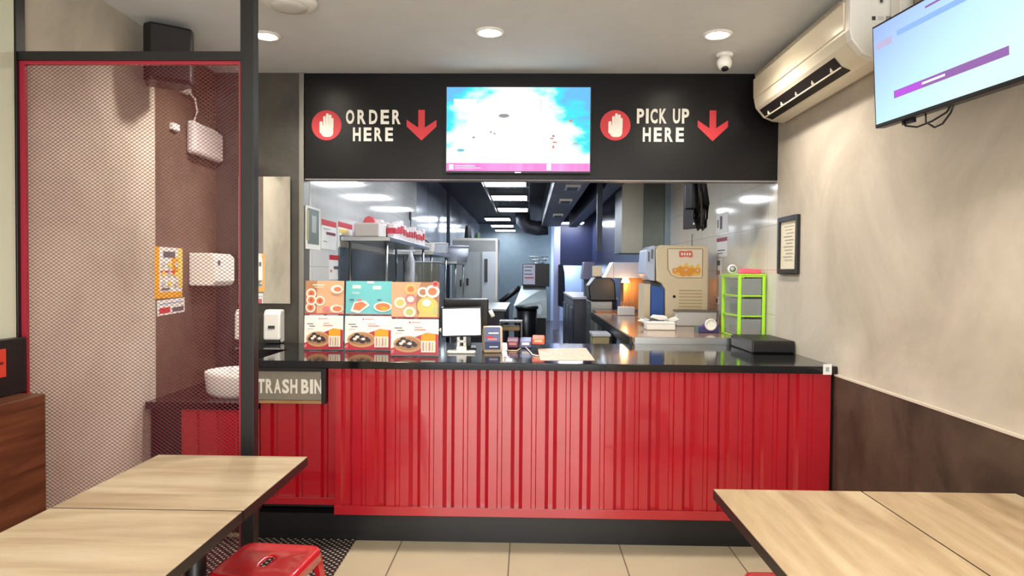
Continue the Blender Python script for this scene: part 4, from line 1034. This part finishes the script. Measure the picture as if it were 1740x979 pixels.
for q in ((x0+.05, Y+.05), (x1-.05, Y+.05), (x0+.05, Y+.75), (x1-.05, Y+.75)): MB().lathe([(.02, 0), (.02, .1)], c=(q[0], q[1], 0), n=10).build('leg', STEEL, t)
zt = b.z
for i, (dx, w_, h_, m_, lab) in enumerate(((.25, .14, .22, PBLACK, 'dark bundle standing on top of the tall chiller'), (.42, .12, .10, mat('dark_green', s(50, 70, 50), .6), 'small green bundle on top of the tall chiller'))):
    t = thing('kitchen_bundle', lab, 'bundle', (x0+dx, Y+.2, zt+.001), .3)
    MB().lathe([(.001, 0), (w_/2, .01), (w_/2*.8, h_*.6), (w_/3, h_), (.001, h_)], n=7, sm=False).build('bundle', m_, t)

# kitchen middle: ice machine, bin
Y = 12.9; a = at(871, 540, Y); b = at(934, 448, Y)
t = thing('ice_machine', 'ice machine with black head and sloping steel bin beside the far doorway', 'ice machine', ((a.x+b.x)/2, Y, 0))
c = at(888, 487, Y); zk = c.z
MB().box(c.x, b.x, Y+.1, Y+.75, zk+.002, b.z).build('head', MBLACK, t, bevel=.008)
hx0, hx1 = c.x, b.x
mb = MB(); zb_ = at(871, 540, Y).z; zmid = at(871, 520, Y).z
mb.add([(a.x, Y, zb_), (at(929, 540, Y).x, Y, zb_), (at(929, 500, Y).x, Y, zmid+.12), (a.x+.02, Y, zmid), (c.x-.02, Y+.2, zk), (b.x-.06, Y+.2, zk), (a.x, Y+.8, zb_), (at(929, 540, Y).x, Y+.8, zb_), (b.x-.06, Y+.8, zk), (c.x-.02, Y+.8, zk)],
       [(0, 1, 2, 3), (3, 2, 5, 4), (4, 5, 8, 9), (0, 3, 4, 9, 6), (1, 7, 8, 5, 2), (6, 9, 8, 7), (0, 6, 7, 1)])
mb.build('ice_bin', mat('pale_steel', s(176, 188, 190), .35, .4, noise=.08), t)
MB().box(a.x+.03, b.x-.06, Y+.05, Y+.75, .1, zb_-.001).build('base', MBLACK, t)
for q in ((a.x+.06, Y+.1), (b.x-.1, Y+.1), (a.x+.06, Y+.7), (b.x-.1, Y+.7)): MB().lathe([(.02, 0), (.02, .1)], c=(q[0], q[1], 0), n=8).build('foot', STEEL, t)
p = Print((c.x+.01, Y+.099, zk+.04), (1, 0, 0), (0, 0, 1), .22, b.z-zk-.06, .001); p.base(mat('lilac_paper', s(196, 194, 210), .6))
for k in range(4): p.rect(.1, .8-.1*(k % 2), .85-k*.18, .9-k*.18, GR)
p.rect(.2, .9, .3, .36, RD); p.build('notice', t)
p = Print((b.x-.24, Y-.0012, zb_+.06), (1, 0, 0), (0, 0, 1), .14, .22, .0005); p.ell(.4, .45, .35, .45, mat('pale_oval', s(214, 222, 226), .3)); p.build('handle', t)
t = thing('wire_basket', 'round wire basket lying on top of the black ice machine head', 'basket', ((c.x+b.x)/2+.05, Y+.3, b.z+.001), 0)
mb = MB()
for rr, zz in ((.10, 0), (.15, .06), (.18, .12)): mb.tube([(rr*math.cos(k*math.pi/8), rr*math.sin(k*math.pi/8), zz+.008) for k in range(17)], .007, 5)
for k in range(8): mb.tube([(.10*math.cos(k*math.pi/4), .10*math.sin(k*math.pi/4), .008), (.18*math.cos(k*math.pi/4), .18*math.sin(k*math.pi/4), .128)], .005, 5)
mb.build('wire', mat('white_wire', s(200, 204, 206), .3, .5), t)
Y = 11.2; a = at(895, 560, Y)
t = thing('waste_bin', 'black plastic waste bin in front of the ice machine', 'bin', (a.x, Y, 0), 0)
zt = at(895, 520, Y).z
MB().lathe([(.001, 0), (.13, 0), (.165, zt-.05), (.15, zt-.05), (.12, .02), (.001, .02)], n=24).build('body', PBLACK, t)
MB().lathe([(.165, zt-.05), (.185, zt-.045), (.185, zt), (.172, zt+.002), (.16, zt-.04)], n=24).build('rim', mat('bin_green_black', s(24, 36, 36), .4), t)
t = thing('dark_slide', 'dark diagonal pipe leaning across the pale blue far wall', 'pipe', (-.5, 14.5, 0))
a = at(846, 512, 14.5); b = at(884, 488, 14.5)
MB().tube([(a.x-.12, 14.5, a.z-.15), (b.x, 14.5, b.z)], .06, 10).build('pipe', MBLACK, t)
MB().tube([(a.x-.12, 14.5, 0), (a.x-.12, 14.5, a.z-.12)], .03, 8).build('support', MBLACK, t)
# dark prep cabinet between terminal and ice machine
t = thing('low_prep_cabinet', 'dark low prep cabinet behind the cashier terminal', 'cabinet', (-.75, 7.4, 0))
MB().box(-.80, -.30, 9.2, 11.2, .1, .95).build('body', mat('prep_dark', s(44, 44, 50), .4), t, bevel=.01)
MB().box(-.82, -.28, 9.18, 11.22, .951, .985).build('top', STEELD, t, bevel=.004)
for q in ((-.76, 9.25), (-.34, 9.25), (-.76, 11.1), (-.34, 11.1)): MB().lathe([(.02, 0), (.02, .1)], c=(q[0], q[1], 0), n=8).build('foot', STEEL, t)
for i, (px, m_, lab) in enumerate(((772, mat('leaf_green', s(96, 120, 60), .6), 'green item in a tray on the dark prep cabinet'), (815, GC, 'crumpled pale film on the dark prep cabinet'))):
    a = at(px, 505, 9.6)
    t = thing('prep_tray', lab, 'tray', (a.x, 9.6, .986), 0)
    MB().lathe([(.001, 0), (.09, 0), (.12, .05), (.11, .05), (.08, .012), (.001, .012)], n=16).build('tray', STEEL, t)
    MB().lathe([(.001, .013), (.07, .02), (.05, .07), (.001, .08)], n=7, sm=False).build('contents', m_, t)

# dark coat by the doorway
t = thing('hanging_apron', 'dark apron hanging beside the bright far doorway', 'apron', (.97, 17.8, 1.9))
a = at(952, 450, 17.75); b = at(960, 523, 17.75)
MB().prism([(a.x-.05, a.z), (a.x+.06, a.z+.04), (b.x-.02, a.z-.2), (b.x, b.z+.3), (b.x-.02, b.z), (a.x-.05, b.z+.05)], 'y', 17.70, 17.82).build('cloth', mat('dark_cloth', s(24, 24, 40), .8), t, bevel=.02)
# small lamp in the far passage
t = thing('passage_lamp', 'glowing round lamp on the light blue wall beyond the far doorway', 'light', (1.25, KB-.1, 1.55), 0)
MB().lathe([(.001, .10), (.06, .08), (.09, 0), (.06, -.08), (.001, -.10)], n=16, c=(0, -.10, 0)).build('globe', mat('globe_glow', (1, 1, 1), .5, emit=(.85, .97, 1), es=10), t)
MB().box(-.03, .03, -.02, -.001, -.03, .03).build('wall_plate', WHITE, t)
l = bpy.data.lights.new('passage_light', 'POINT'); l.energy = 60; l.color = (.72, .84, 1); l.shadow_soft_size = .1
o = bpy.data.objects.new('passage_light', l); COL.objects.link(o); o.location = (1.2, 20.3, 1.9)

# ------------------------------------------------------------------ kitchen, right side
ZW = 1.03
t = thing('kitchen_worktop', 'steel worktop coloured brown by a painted orange reflection, with steel upstand, on the right side of the kitchen', 'worktop', (1.2, 6, 0))
wb = mat('painted_reflection_top', s(150, 118, 92), .12, noise=.15, nscale=2)  # orange reflection on the steel top, painted in as brown base colour
MB().box(.72, XR-.001, 4.79, 7.7, ZW-.035, ZW).build('top', wb, t, bevel=.002)
MB().box(.735, XR-.001, 4.772, 4.789, ZW-.09, ZW+.003).build('front_upstand', STEEL, t, bevel=.002)
MB().box(.70, .719, 4.772, 7.7, ZW-.07, ZW+.003).build('side_edge', MBLACK, t)
MB().box(1.15, XR-.001, 4.80, 7.6, .1, ZW-.036).build('cabinet', MBLACK, t)
MB().box(.76, 1.149, 4.85, 7.6, .42, .45).build('under_shelf', STEELD, t)
for yy in (4.8, 7.6): MB().box(.73, .77, yy, yy+.04, 0, ZW-.036).build('leg', STEEL, t)
# juice dispenser
Y = 6.0; a = at(1097, 527, Y); b = at(1204, 417, Y)
t = thing('juice_dispenser', 'cream juice dispenser with orange splash picture on the right worktop', 'juice dispenser', ((a.x+b.x)/2, Y, ZW))
x0, x1, z1 = a.x, b.x, b.z; W = x1-x0
def zz(py): return at(1150, py, Y).z
def xx(px): return at(px, 470, Y).x
body = [(xx(1122), z1), (x1-.02, z1-.005), (x1, z1-.03), (x1, ZW+.03), (xx(1132), ZW+.03), (xx(1131), zz(492)), (xx(1124), zz(482)), (xx(1116), zz(478)), (xx(1114), zz(424))]
MB().prism(body, 'y', Y, Y+.42).build('side_casing', CREAM, t, bevel=.008)
front = [(xx(1099), zz(425)), (xx(1108), z1-.008), (xx(1113.5), z1-.004), (xx(1113.5), zz(478)), (xx(1105), zz(477)), (xx(1096), zz(465))]
MB().prism(front, 'y', Y+.02, Y+.40).build('front_fascia', mat('pale_blue_white', s(196, 206, 226), .25), t, bevel=.006)
mb = MB(); mb.box(xx(1101), xx(1104), Y+.012, Y+.02, zz(445), zz(428)); mb.box(xx(1106.5), xx(1110), Y+.012, Y+.02, zz(440), zz(424)); mb.build('fascia_windows', mat('grey_green', s(96, 112, 118), .3), t)
MB().box(xx(1108), xx(1130), Y+.03, Y+.39, ZW+.05, zz(483)).build('drip_bay', mat('dispenser_blue', s(28, 84, 168), .35), t, bevel=.004)
MB().prism([(xx(1104), zz(478.5)), (xx(1122), zz(483)), (xx(1124), zz(488)), (xx(1110), zz(486))], 'y', Y+.02, Y+.40).build('nozzle_guard', PBLACK, t)
MB().box(xx(1097), xx(1107), Y+.05, Y+.38, ZW+.03, zz(483)).build('front_leg_panel', CREAM, t)
for q in ((x0+.05, Y+.05), (x1-.05, Y+.05), (x0+.05, Y+.36), (x1-.05, Y+.36)): MB().lathe([(.018, 0), (.018, .03)], c=(q[0], q[1], ZW+.0005), n=10).build('foot', PBLACK, t)
ax0, ax1, az0, az1 = xx(1134), xx(1193), zz(472), zz(423)
p = Print((ax0, Y-.001, az0), (1, 0, 0), (0, 0, 1), ax1-ax0, az1-az0, .0008)
p.base(mat('print_border', s(176, 150, 112), .4), [(-.01, .29), (.10, .08), (.29, -.02), (.99, -.02), (1.02, .04), (1.02, .98), (.99, 1.02), (.02, 1.02), (-.02, .98)])
p.poly([(.03, .3), (.12, .1), (.3, .01), (.98, .01), (.99, .05), (.99, .97), (.97, .99), (.03, .99), (.01, .97)], mat('pale_cream_print', s(240, 224, 196), .4))
if 0: p.base(mat('pale_cream_print', s(240, 222, 190), .4), [(.03, .3), (.12, .1), (.3, 0), (.98, 0), (1, .05), (1, .97), (.98, 1), (.03, 1), (0, .97)])
ORG = mat('juice_orange', s(238, 158, 40), .4); ORL = mat('juice_light', s(246, 196, 96), .4)
p.poly([(.12, .14), (.2, .34), (.28, .30), (.36, .46), (.44, .38), (.55, .55), (.6, .40), (.72, .46), (.78, .36), (.9, .5), (.97, .3), (.95, .08), (.3, .05)], ORL)
for a_, b_, r_ in ((.22, .25, .09), (.36, .28, .11), (.52, .26, .12), (.70, .25, .1), (.86, .25, .09), (.45, .14, .1), (.62, .15, .1)): p.ell(a_, b_, r_, r_*1.05, ORG, 12)
for a_, b_, r_ in ((.22, .26, .04), (.86, .26, .045), (.53, .28, .04)): p.ell(a_, b_, r_, r_, mat('juice_peach', s(240, 190, 150), .4), 10)
LOGO = mat('logo_coral', s(232, 110, 84), .4)
p.poly([(.33, .74), (.36, .70), (.52, .73), (.68, .70), (.72, .76), (.70, .92), (.66, .95), (.52, .92), (.36, .94), (.32, .90)], LOGO)
for k in range(4): p.ell(.41+k*.075, .82, .026, .05, MW, 8)
p.build('orange_picture', t)
mb = MB(); g0, g1 = xx(1154), xx(1193)
for k in range(9):
    z_ = ZW+.07+k*(zz(487)-ZW-.08)/9; mb.box(g0, g1, Y-.004, Y-.0005, z_, z_+.010)
mb.build('vent_grille', mat('dark_cream', s(190, 164, 120), .5), t)  # slats in a darker cream than the casing
MB().lathe([(.001, 0), (.013, 0), (.013, .004), (.001, .005)], n=12, M=Matrix.Translation((xx(1146), Y-.0005, zz(504))) @ Matrix.Rotation(R(90), 4, 'X')).build('lock', PBLACK, t)
# small things on worktop
def wbox(name, px0, px1, py0, py1, lab, cat, m_, d=.2, extra=None, rz=0, zb0=ZW):
    a = atz(px0, py1, zb0+.001); b = at(px1, py0, a.y)
    t = thing(name, lab, cat, ((a.x+b.x)/2, a.y, zb0+.001), rz)
    w_ = (b.x-a.x)/2; h_ = b.z-zb0
    MB().box(-w_, w_, 0, d, 0, h_).build('body', m_, t, bevel=min(.008, h_*.2))
    return t, w_, h_
t, w_, h_ = wbox('cutlery_holder', 1052, 1079, 522, 536, 'white holder with small sticks on the far part of the right worktop', 'holder', WHITE, .14)
mb = MB()
for k in range(6): mb.tube([(-w_*.8+k*w_*.3, .05+.02*(k % 2), h_+.0005), (-w_*.8+k*w_*.3+.01, .05, h_+.05)], .006, 6)
mb.build('sticks', TAN, t)
t, w_, h_ = wbox('white_tray_box', 1150, 1218, 531, 554, 'long white tray box in front of the juice dispenser', 'tray', WHITE, .10)
MB().box(-w_-.01, w_+.01, -.01, .11, h_+.0005, h_+.014).build('lid', mat('grey_lid', s(120, 112, 106), .5), t)
t, w_, h_ = wbox('white_packet', 1099, 1148, 548, 561, 'small white carton near the steel upstand', 'carton', WHITE, .14)
MB().box(-w_*1.0, w_*1.0, -.001, .0, h_*.75, h_*.8).build('flap_line', INK, t)
a = atz(1124, 557, ZW)
t = thing('wrapped_packets', 'pile of crumpled foil and white packets left of the white tray box', 'packets', (a.x, a.y, ZW+.001), 0)
for k in range(5):
    M = Matrix.Translation((-.12+k*.05, .03*(k % 2), .03+.022*(k % 3))) @ Matrix.Rotation(random.uniform(-.4, .4), 4, 'Z') @ Matrix.Rotation(random.uniform(-.35, .35), 4, 'Y')
    MB().prism([(-.07, 0), (-.05, .025), (.05, .03), (.07, .0), (.0, -.012)], 'y', -.05, .05, M=M).build('packet', [WHITE, mat('foil', s(150, 150, 150), .25, .9), WHITE, DARKGREY, WHITE][k], t, bevel=.005)
a = atz(1205, 566, ZW)
t = thing('tape_dispenser', 'dark purple tape dispenser with white roll beside the green drawer tower', 'tape dispenser', (a.x, a.y, ZW+.001), 0)
MB().prism([(-.075, 0), (.075, 0), (.072, .04), (.055, .095), (.0, .105), (-.03, .06), (-.075, .035)], 'y', 0, .06).build('body', mat('purple_plastic', s(58, 50, 104), .4), t, bevel=.005)
mb = MB(); M = Matrix.Translation((.01, -.002, .062)) @ Matrix.Rotation(R(90), 4, 'X')
mb.lathe([(.032, 0), (.045, 0), (.045, .006), (.032, .006), (.032, 0)], n=24, M=M); mb.build('tape_roll', WHITE, t)
MB().box(-.1, -.078, .0, .05, .0, .05).build('cutter', mat('grey_green', s(96, 112, 118), .3), t)
# green drawer tower
t = thing('drawer_tower', 'small lime green framed drawer tower with clear drawers against the right wall', 'drawer tower', (1.54, 5.0, ZW))
LIME = mat('lime_plastic', s(160, 220, 40), .35, emit=None)
x0, x1, y0, y1, z0, z1 = 1.445, 1.632, 4.80, 5.22, ZW+.001, 1.462
mb = MB()
for xa_ in (x0, x1-.022):
    for ya_ in (y0, y1-.022): mb.box(xa_, xa_+.022, ya_, ya_+.022, z0, z1)
mb.build('posts', LIME, t, bevel=.004)
mb = MB()
for k, z_ in enumerate((z0, z0+.145, z0+.285, z1-.012)):
    mb.box(x0+.0225, x1-.0225, y0+.002, y0+.018, z_, z_+.010).box(x0+.002, x0+.018, y0+.0225, y1-.0225, z_, z_+.010)
mb.box(x0, x1, y0, y1, z1+.0005, z1+.010)
mb.build('rails', LIME, t, bevel=.002)
CLR = mat('smoky_clear', s(150, 156, 156), .25, alpha=.62)
for k in range(3):
    z_ = z0+.014+k*.14
    d_ = MB().box(x0+.025, x1-.025, y0+.006, y1-.03, z_, z_+.115).build('drawer', CLR, t, bevel=.006)
    MB().box(x0+.05, x1-.05, y0+.03, y1-.06, z_+.006, z_+.05+.02*(k % 2)).build('drawer_contents', [mat('mixed_pink', s(170, 130, 120), .6, noise=.5, nscale=30), DARKGREY, mat('slate', s(84, 92, 96), .6)][k], t)
zt = z1+.011
t = thing('pink_pouch', 'bright pink pouch lying on top of the green drawer tower', 'pouch', (1.545, 4.88, zt), 0)
MB().prism([(-.072, 0), (.075, 0), (.07, .032), (-.06, .038)], 'y', -.03, .05).build('pouch', mat('hot_pink', s(232, 84, 112), .5), t, bevel=.008)
t = thing('small_timer', 'round white timer standing on the back left corner of the green drawer tower', 'timer', (1.47, 5.05, zt), 0)
M = Matrix.Translation((0, 0, .034)) @ Matrix.Rotation(R(90), 4, 'X')
MB().lathe([(.001, 0), (.033, 0), (.033, .02), (.026, .024), (.001, .024)], n=24, M=M).build('case', WHITE, t)
MB().lathe([(.001, .0245), (.024, .0245), (.001, .025)], n=20, M=M).build('face', mat('face_grey', s(170, 172, 178), .4), t)
t = thing('red_clip', 'small dark red clip on the wall above the round white timer', 'clip', (XR, 5.0, 1.5))
a = atx(1243, 454, XR-.02); MB().box(XR-.02, XR-.001, a.y-.04, a.y+.04, a.z-.012, a.z+.012).build('clip', mat('dark_red', s(110, 20, 20), .5), t, bevel=.004)
# right wall notices
notice('wall_notice', 1217, 1237, 362, 396, XR, 'R', 'clear pocket notice on the cream tiled wall above the other wall notices', None, [(.35, .55, .2, .85, GR), (.1, .25, .3, .7, INK)])
notice('wall_notice', 1218, 1236, 404, 436, XR, 'R', 'white notice with dark red heading on the cream tiled wall below the clear pocket', mat('heading_maroon', s(150, 40, 60)), [(.1, .8, .3, .36, GR), (.1, .6, .15, .2, GR)])
notice('wall_notice', 1217, 1226, 440, 468, XR, 'R', 'narrow strip notice with dark marks left of the round white timer', None, [(.2, .8, .6, .9, GR), (.2, .8, .05, .3, TAN)])
notice('wall_tag', 1215, 1222, 504, 517, XR, 'R', 'small white and red wall tag beside the juice dispenser', None, [(.3, .7, .2, .7, RD)])
# hanging monitor with cables
Y = 5.3
t = thing('kitchen_monitor', 'black order monitor hanging on edge from the kitchen ceiling', 'monitor', (1.20, 5.25, 1.8))
a = at(1160, 390, 5.2); bq = at(1189, 397, 5.0); zt_ = at(1160, 312, 5.2).z
d = Vector((bq.x-a.x, bq.y-a.y, 0)); L = d.length; an = math.atan2(d.y, d.x)
M = Matrix.Translation((a.x, a.y, a.z)) @ Matrix.Rotation(an, 4, 'Z')
hh = zt_-a.z
MB().box(0, L*1.05, 0, .035, 0, hh, M=M).build('panel', mat('monitor_dark', s(44, 38, 38), .4), t, bevel=.005)
MB().box(L*.62, L*.72, -.002, 0, hh*.08, hh*.12, M=M).build('badge', WHITE, t)
MB().box(L*.4, L*.9, -.045, -.003, hh*.40, hh*.95, M=M).build('rear_cover', PBLACK, t, bevel=.01)
tp = M @ Vector((L*.6, .02, hh))
MB().box(tp.x-.02, tp.x+.02, tp.y-.02, tp.y+.02, tp.z-.05, KH+.25).build('ceiling_mount', MBLACK, t)
mb = MB()
for k in range(7):
    ox = .012*k
    p0 = at(1186+k*2.2, 312, 5.0); mid = at(1190+k*2.4, 345, 5.0); low = at(1186+k*2.6, 372+(k % 3)*7, 5.0); bk_ = at(1183+k*1.5, 350, 5.05)
    mb.tube([(p0.x, p0.y, 2.5), tuple(p0), tuple(mid), tuple(low), (low.x-.02, low.y, low.z-.02), (low.x-.03, low.y+.02, low.z+.02), tuple(bk_)], .006+.002*(k % 3), 6)
mb.build('cable_bundle', PBLACK, t)
mb = MB(); c1 = at(1176, 398, 5.15); c2 = at(1176, 432, 5.15)
mb.tube([tuple(c1), (c1.x, 5.15, c2.z+.06)], .0025, 5); mb.build('drop_cable', PBLACK, t)
# hood and steel partition
Y = 8.1
t = thing('extraction_hood', 'tall grey steel extraction hood over the right side of the kitchen', 'extraction hood', (1.35, Y, 1.7))
a = at(1056, 430, Y)
MB().box(a.x, XR-.002, Y+.02, 8.75, a.z, KH+.2).build('hood_body', STEELD, t, bevel=.006)
xs_ = at(1092, 400, Y).x
MB().box(a.x, xs_, Y, Y+.019, a.z, KH+.2).build('left_panel', mat('warm_steel', s(168, 164, 150), .4, .3, noise=.12, nscale=2), t)
MB().box(xs_+.01, at(1128, 400, Y).x, Y-.01, Y+.019, a.z+.02, KH+.2).build('front_panel', mat('green_steel', s(104, 110, 102), .3, .4, noise=.2, nscale=2), t)
MB().box(at(1128, 400, Y).x+.005, XR-.002, Y-.02, Y+.019, a.z-.3, KH+.2).build('edge_panel', mat('teal_steel', s(130, 146, 152), .3, .3, noise=.12, nscale=3), t)
tag(MB().box(.80, .86, 8.12, 8.2, 1.72, KH+.249).build('kitchen_post', mat('navy_pole', s(24, 34, 52), .4)), 'dark post hanging from the ceiling left of the grey extraction hood', 'post')
# heated food station
Y = 7.72
t = thing('food_warmer', 'food warming station with white lamp housing and orange lit shelf', 'food warmer', (1.1, Y, ZW))
a = at(1042, 472, Y); b = at(1098, 446, Y)
MB().box(a.x, b.x, Y, Y+.35, a.z, b.z).build('lamp_housing', mat('housing_white', s(206, 212, 228), .4), t, bevel=.006)
MB().prism([(a.x-.09, a.z), (a.x-.002, b.z), (a.x-.002, a.z)], 'y', Y, Y+.35).build('side_gusset', WHITE, t)
c = at(1056, 523, Y); MB().box(c.x+.03, b.x, Y+.06, Y+.34, c.z-.02, a.z-.002).build('back_panel', wood('warm_ply', s(170, 116, 64), s(196, 142, 86), s(212, 162, 104), (8, 8, .5)), t)
MB().box(b.x-.01, b.x+.05, Y+.0, Y+.34, ZW+.02, a.z-.002).build('side_panel', mat('dark_ply', s(78, 42, 26), .5), t)
MB().lathe([(.001, 0), (.03, 0), (.05, -.05), (.001, -.05)], n=14, c=(a.x+.14, Y+.03, a.z-.003)).build('heat_lamp', mat('heat_glow', (1, .6, .3), .5, emit=(1, .55, .22), es=5), t)
mb = MB(); mb.box(.76, b.x+.05, Y+.0, 8.06, ZW-.07, ZW+.015)
mb.build('shelf', mat('copper_shelf', s(150, 104, 72), .2, .5), t); 
for xx_ in (.80, 1.3): MB().box(xx_, xx_+.04, Y+.1, Y+.14, 0, ZW-.071).build('leg', STEEL, t)
l = bpy.data.lights.new('heat_light', 'POINT'); l.energy = 2.2; l.color = (1, .5, .2); l.shadow_soft_size = .04
o = bpy.data.objects.new('heat_light', l); COL.objects.link(o); o.location = (a.x+.12, Y-.04, a.z-.09)
Y = 8.25
t = thing('fryer_bank', 'black machine standing left of the food warming station', 'kitchen machine', (.9, Y, 0))
a = at(1003, 512, Y); b = at(1046, 470, Y)
MB().box(a.x, b.x-.03, Y, Y+.6, .1, a.z).build('body', STEELD, t, bevel=.01)
MB().prism([(a.x, a.z+.001), (b.x+.02, a.z+.001), (b.x, b.z-.06), (b.x-.06, b.z), (a.x+.06, b.z-.01), (a.x-.02, b.z-.12)], 'y', Y+.05, Y+.5).build('hopper', PBLACK, t, bevel=.015)
MB().box(at(1010, 466, Y).x, at(1024, 466, Y).x, Y+.1, Y+.3, b.z+.001, at(1015, 452, Y).z).build('control_box', CREAM, t, bevel=.004)
MB().box(a.x+.01, b.x-.06, Y+.1, Y+.5, 0, .1).build('plinth', MBLACK, t)
Y = 9.2
t = thing('prep_fridge', 'dark fronted prep counter with pale top beside the walkway', 'cabinet', (.8, Y, 0))
a = at(975, 505, Y); 
MB().box(a.x, 1.18, Y, Y+2.5, .08, a.z-.03).build('body', mat('prep_front', s(52, 52, 62), .35, noise=.3, nscale=6), t, bevel=.008)
MB().box(a.x-.01, 1.19, Y-.02, Y+2.5, a.z-.029, a.z).build('top', mat('pale_top', s(190, 186, 196), .3), t, bevel=.004)
MB().box(a.x+.03, 1.15, Y+.05, Y+2.4, 0, .08).build('plinth', MBLACK, t)
for k in range(3): MB().box(a.x-.02, a.x-.001, Y+.1+k*.8, Y+.75+k*.8, .2, a.z-.15).build('door', mat('prep_door', s(64, 66, 78), .3), t, bevel=.004)
t = thing('cup_stack', 'stack of grey machine parts hanging above the prep counter', 'kitchen machine', (.82, 9.6, a.z))
b = at(995, 445, 9.5); c = at(1008, 475, 9.5)
MB().box(b.x, c.x+.05, 9.5, 9.8, a.z+.001, c.z).build('stand', DARKGREY, t)
MB().prism([(b.x-.05, c.z+.001), (c.x+.05, c.z+.001), (c.x+.02, b.z), (b.x-.02, b.z)], 'y', 9.45, 9.8).build('hopper', mat('lilac_grey', s(120, 118, 146), .4), t, bevel=.01)
# under-counter bins at the worktop's open side
t = thing('storage_crate', 'beige storage crate with a grey lid beside the right worktop', 'crate', (.6, 5.7, 0))
a = at(1008, 575, 5.7); b = at(1036, 572, 5.7)
MB().prism([(a.x+.01, .5), (b.x-.01, .5), (b.x, b.z), (a.x, b.z)], 'y', 5.7, 6.0).build('body', mat('khaki_plastic', s(150, 138, 104), .5), t, bevel=.006)
MB().box(a.x-.008, b.x+.008, 5.69, 6.01, b.z+.0005, b.z+.02).build('lid', GC, t)
MB().box(a.x-.01, b.x+.01, 5.68, 6.02, .45, .4995).build('platform', STEELD, t)
for xx_ in (a.x, b.x-.02): MB().box(xx_, xx_+.02, 5.72, 5.98, 0, .45).build('leg', STEELD, t)
for i, (px, lab) in enumerate(((1046, 'green capped bottle under the worktop edge, left of the jar'), (1054, 'pale bottle under the worktop edge beside the green one'), )):
    a = at(px, 585, 5.6)
    t = thing('sauce_bottle', lab, 'bottle', (.80+.07*i, 5.3, .451), 0)
    MB().lathe([(.001, 0), (.028, 0), (.03, .02), (.03, .34), (.012, .42), (.012, .44), (.001, .44)], n=16).build('body', [mat('teal_bottle', s(60, 96, 92), .3), mat('pale_bottle', s(170, 180, 170), .3)][i], t)
    MB().lathe([(.014, .441), (.014, .47), (.001, .47)], n=12).build('cap', [MBLACK, WHITE][i], t)
t = thing('spice_jar', 'cream jar under the worktop edge right of the bottles', 'jar', (.95, 5.25, .451), 0)
MB().lathe([(.001, 0), (.04, 0), (.042, .4), (.036, .43), (.001, .43)], n=16).build('body', mat('cream_jar', s(190, 178, 140), .4), t)
MB().lathe([(.038, .431), (.038, .46), (.001, .46)], n=16).build('lid', WHITE, t)

for o in bpy.data.objects:
    if '_w' in o: del o['_w']
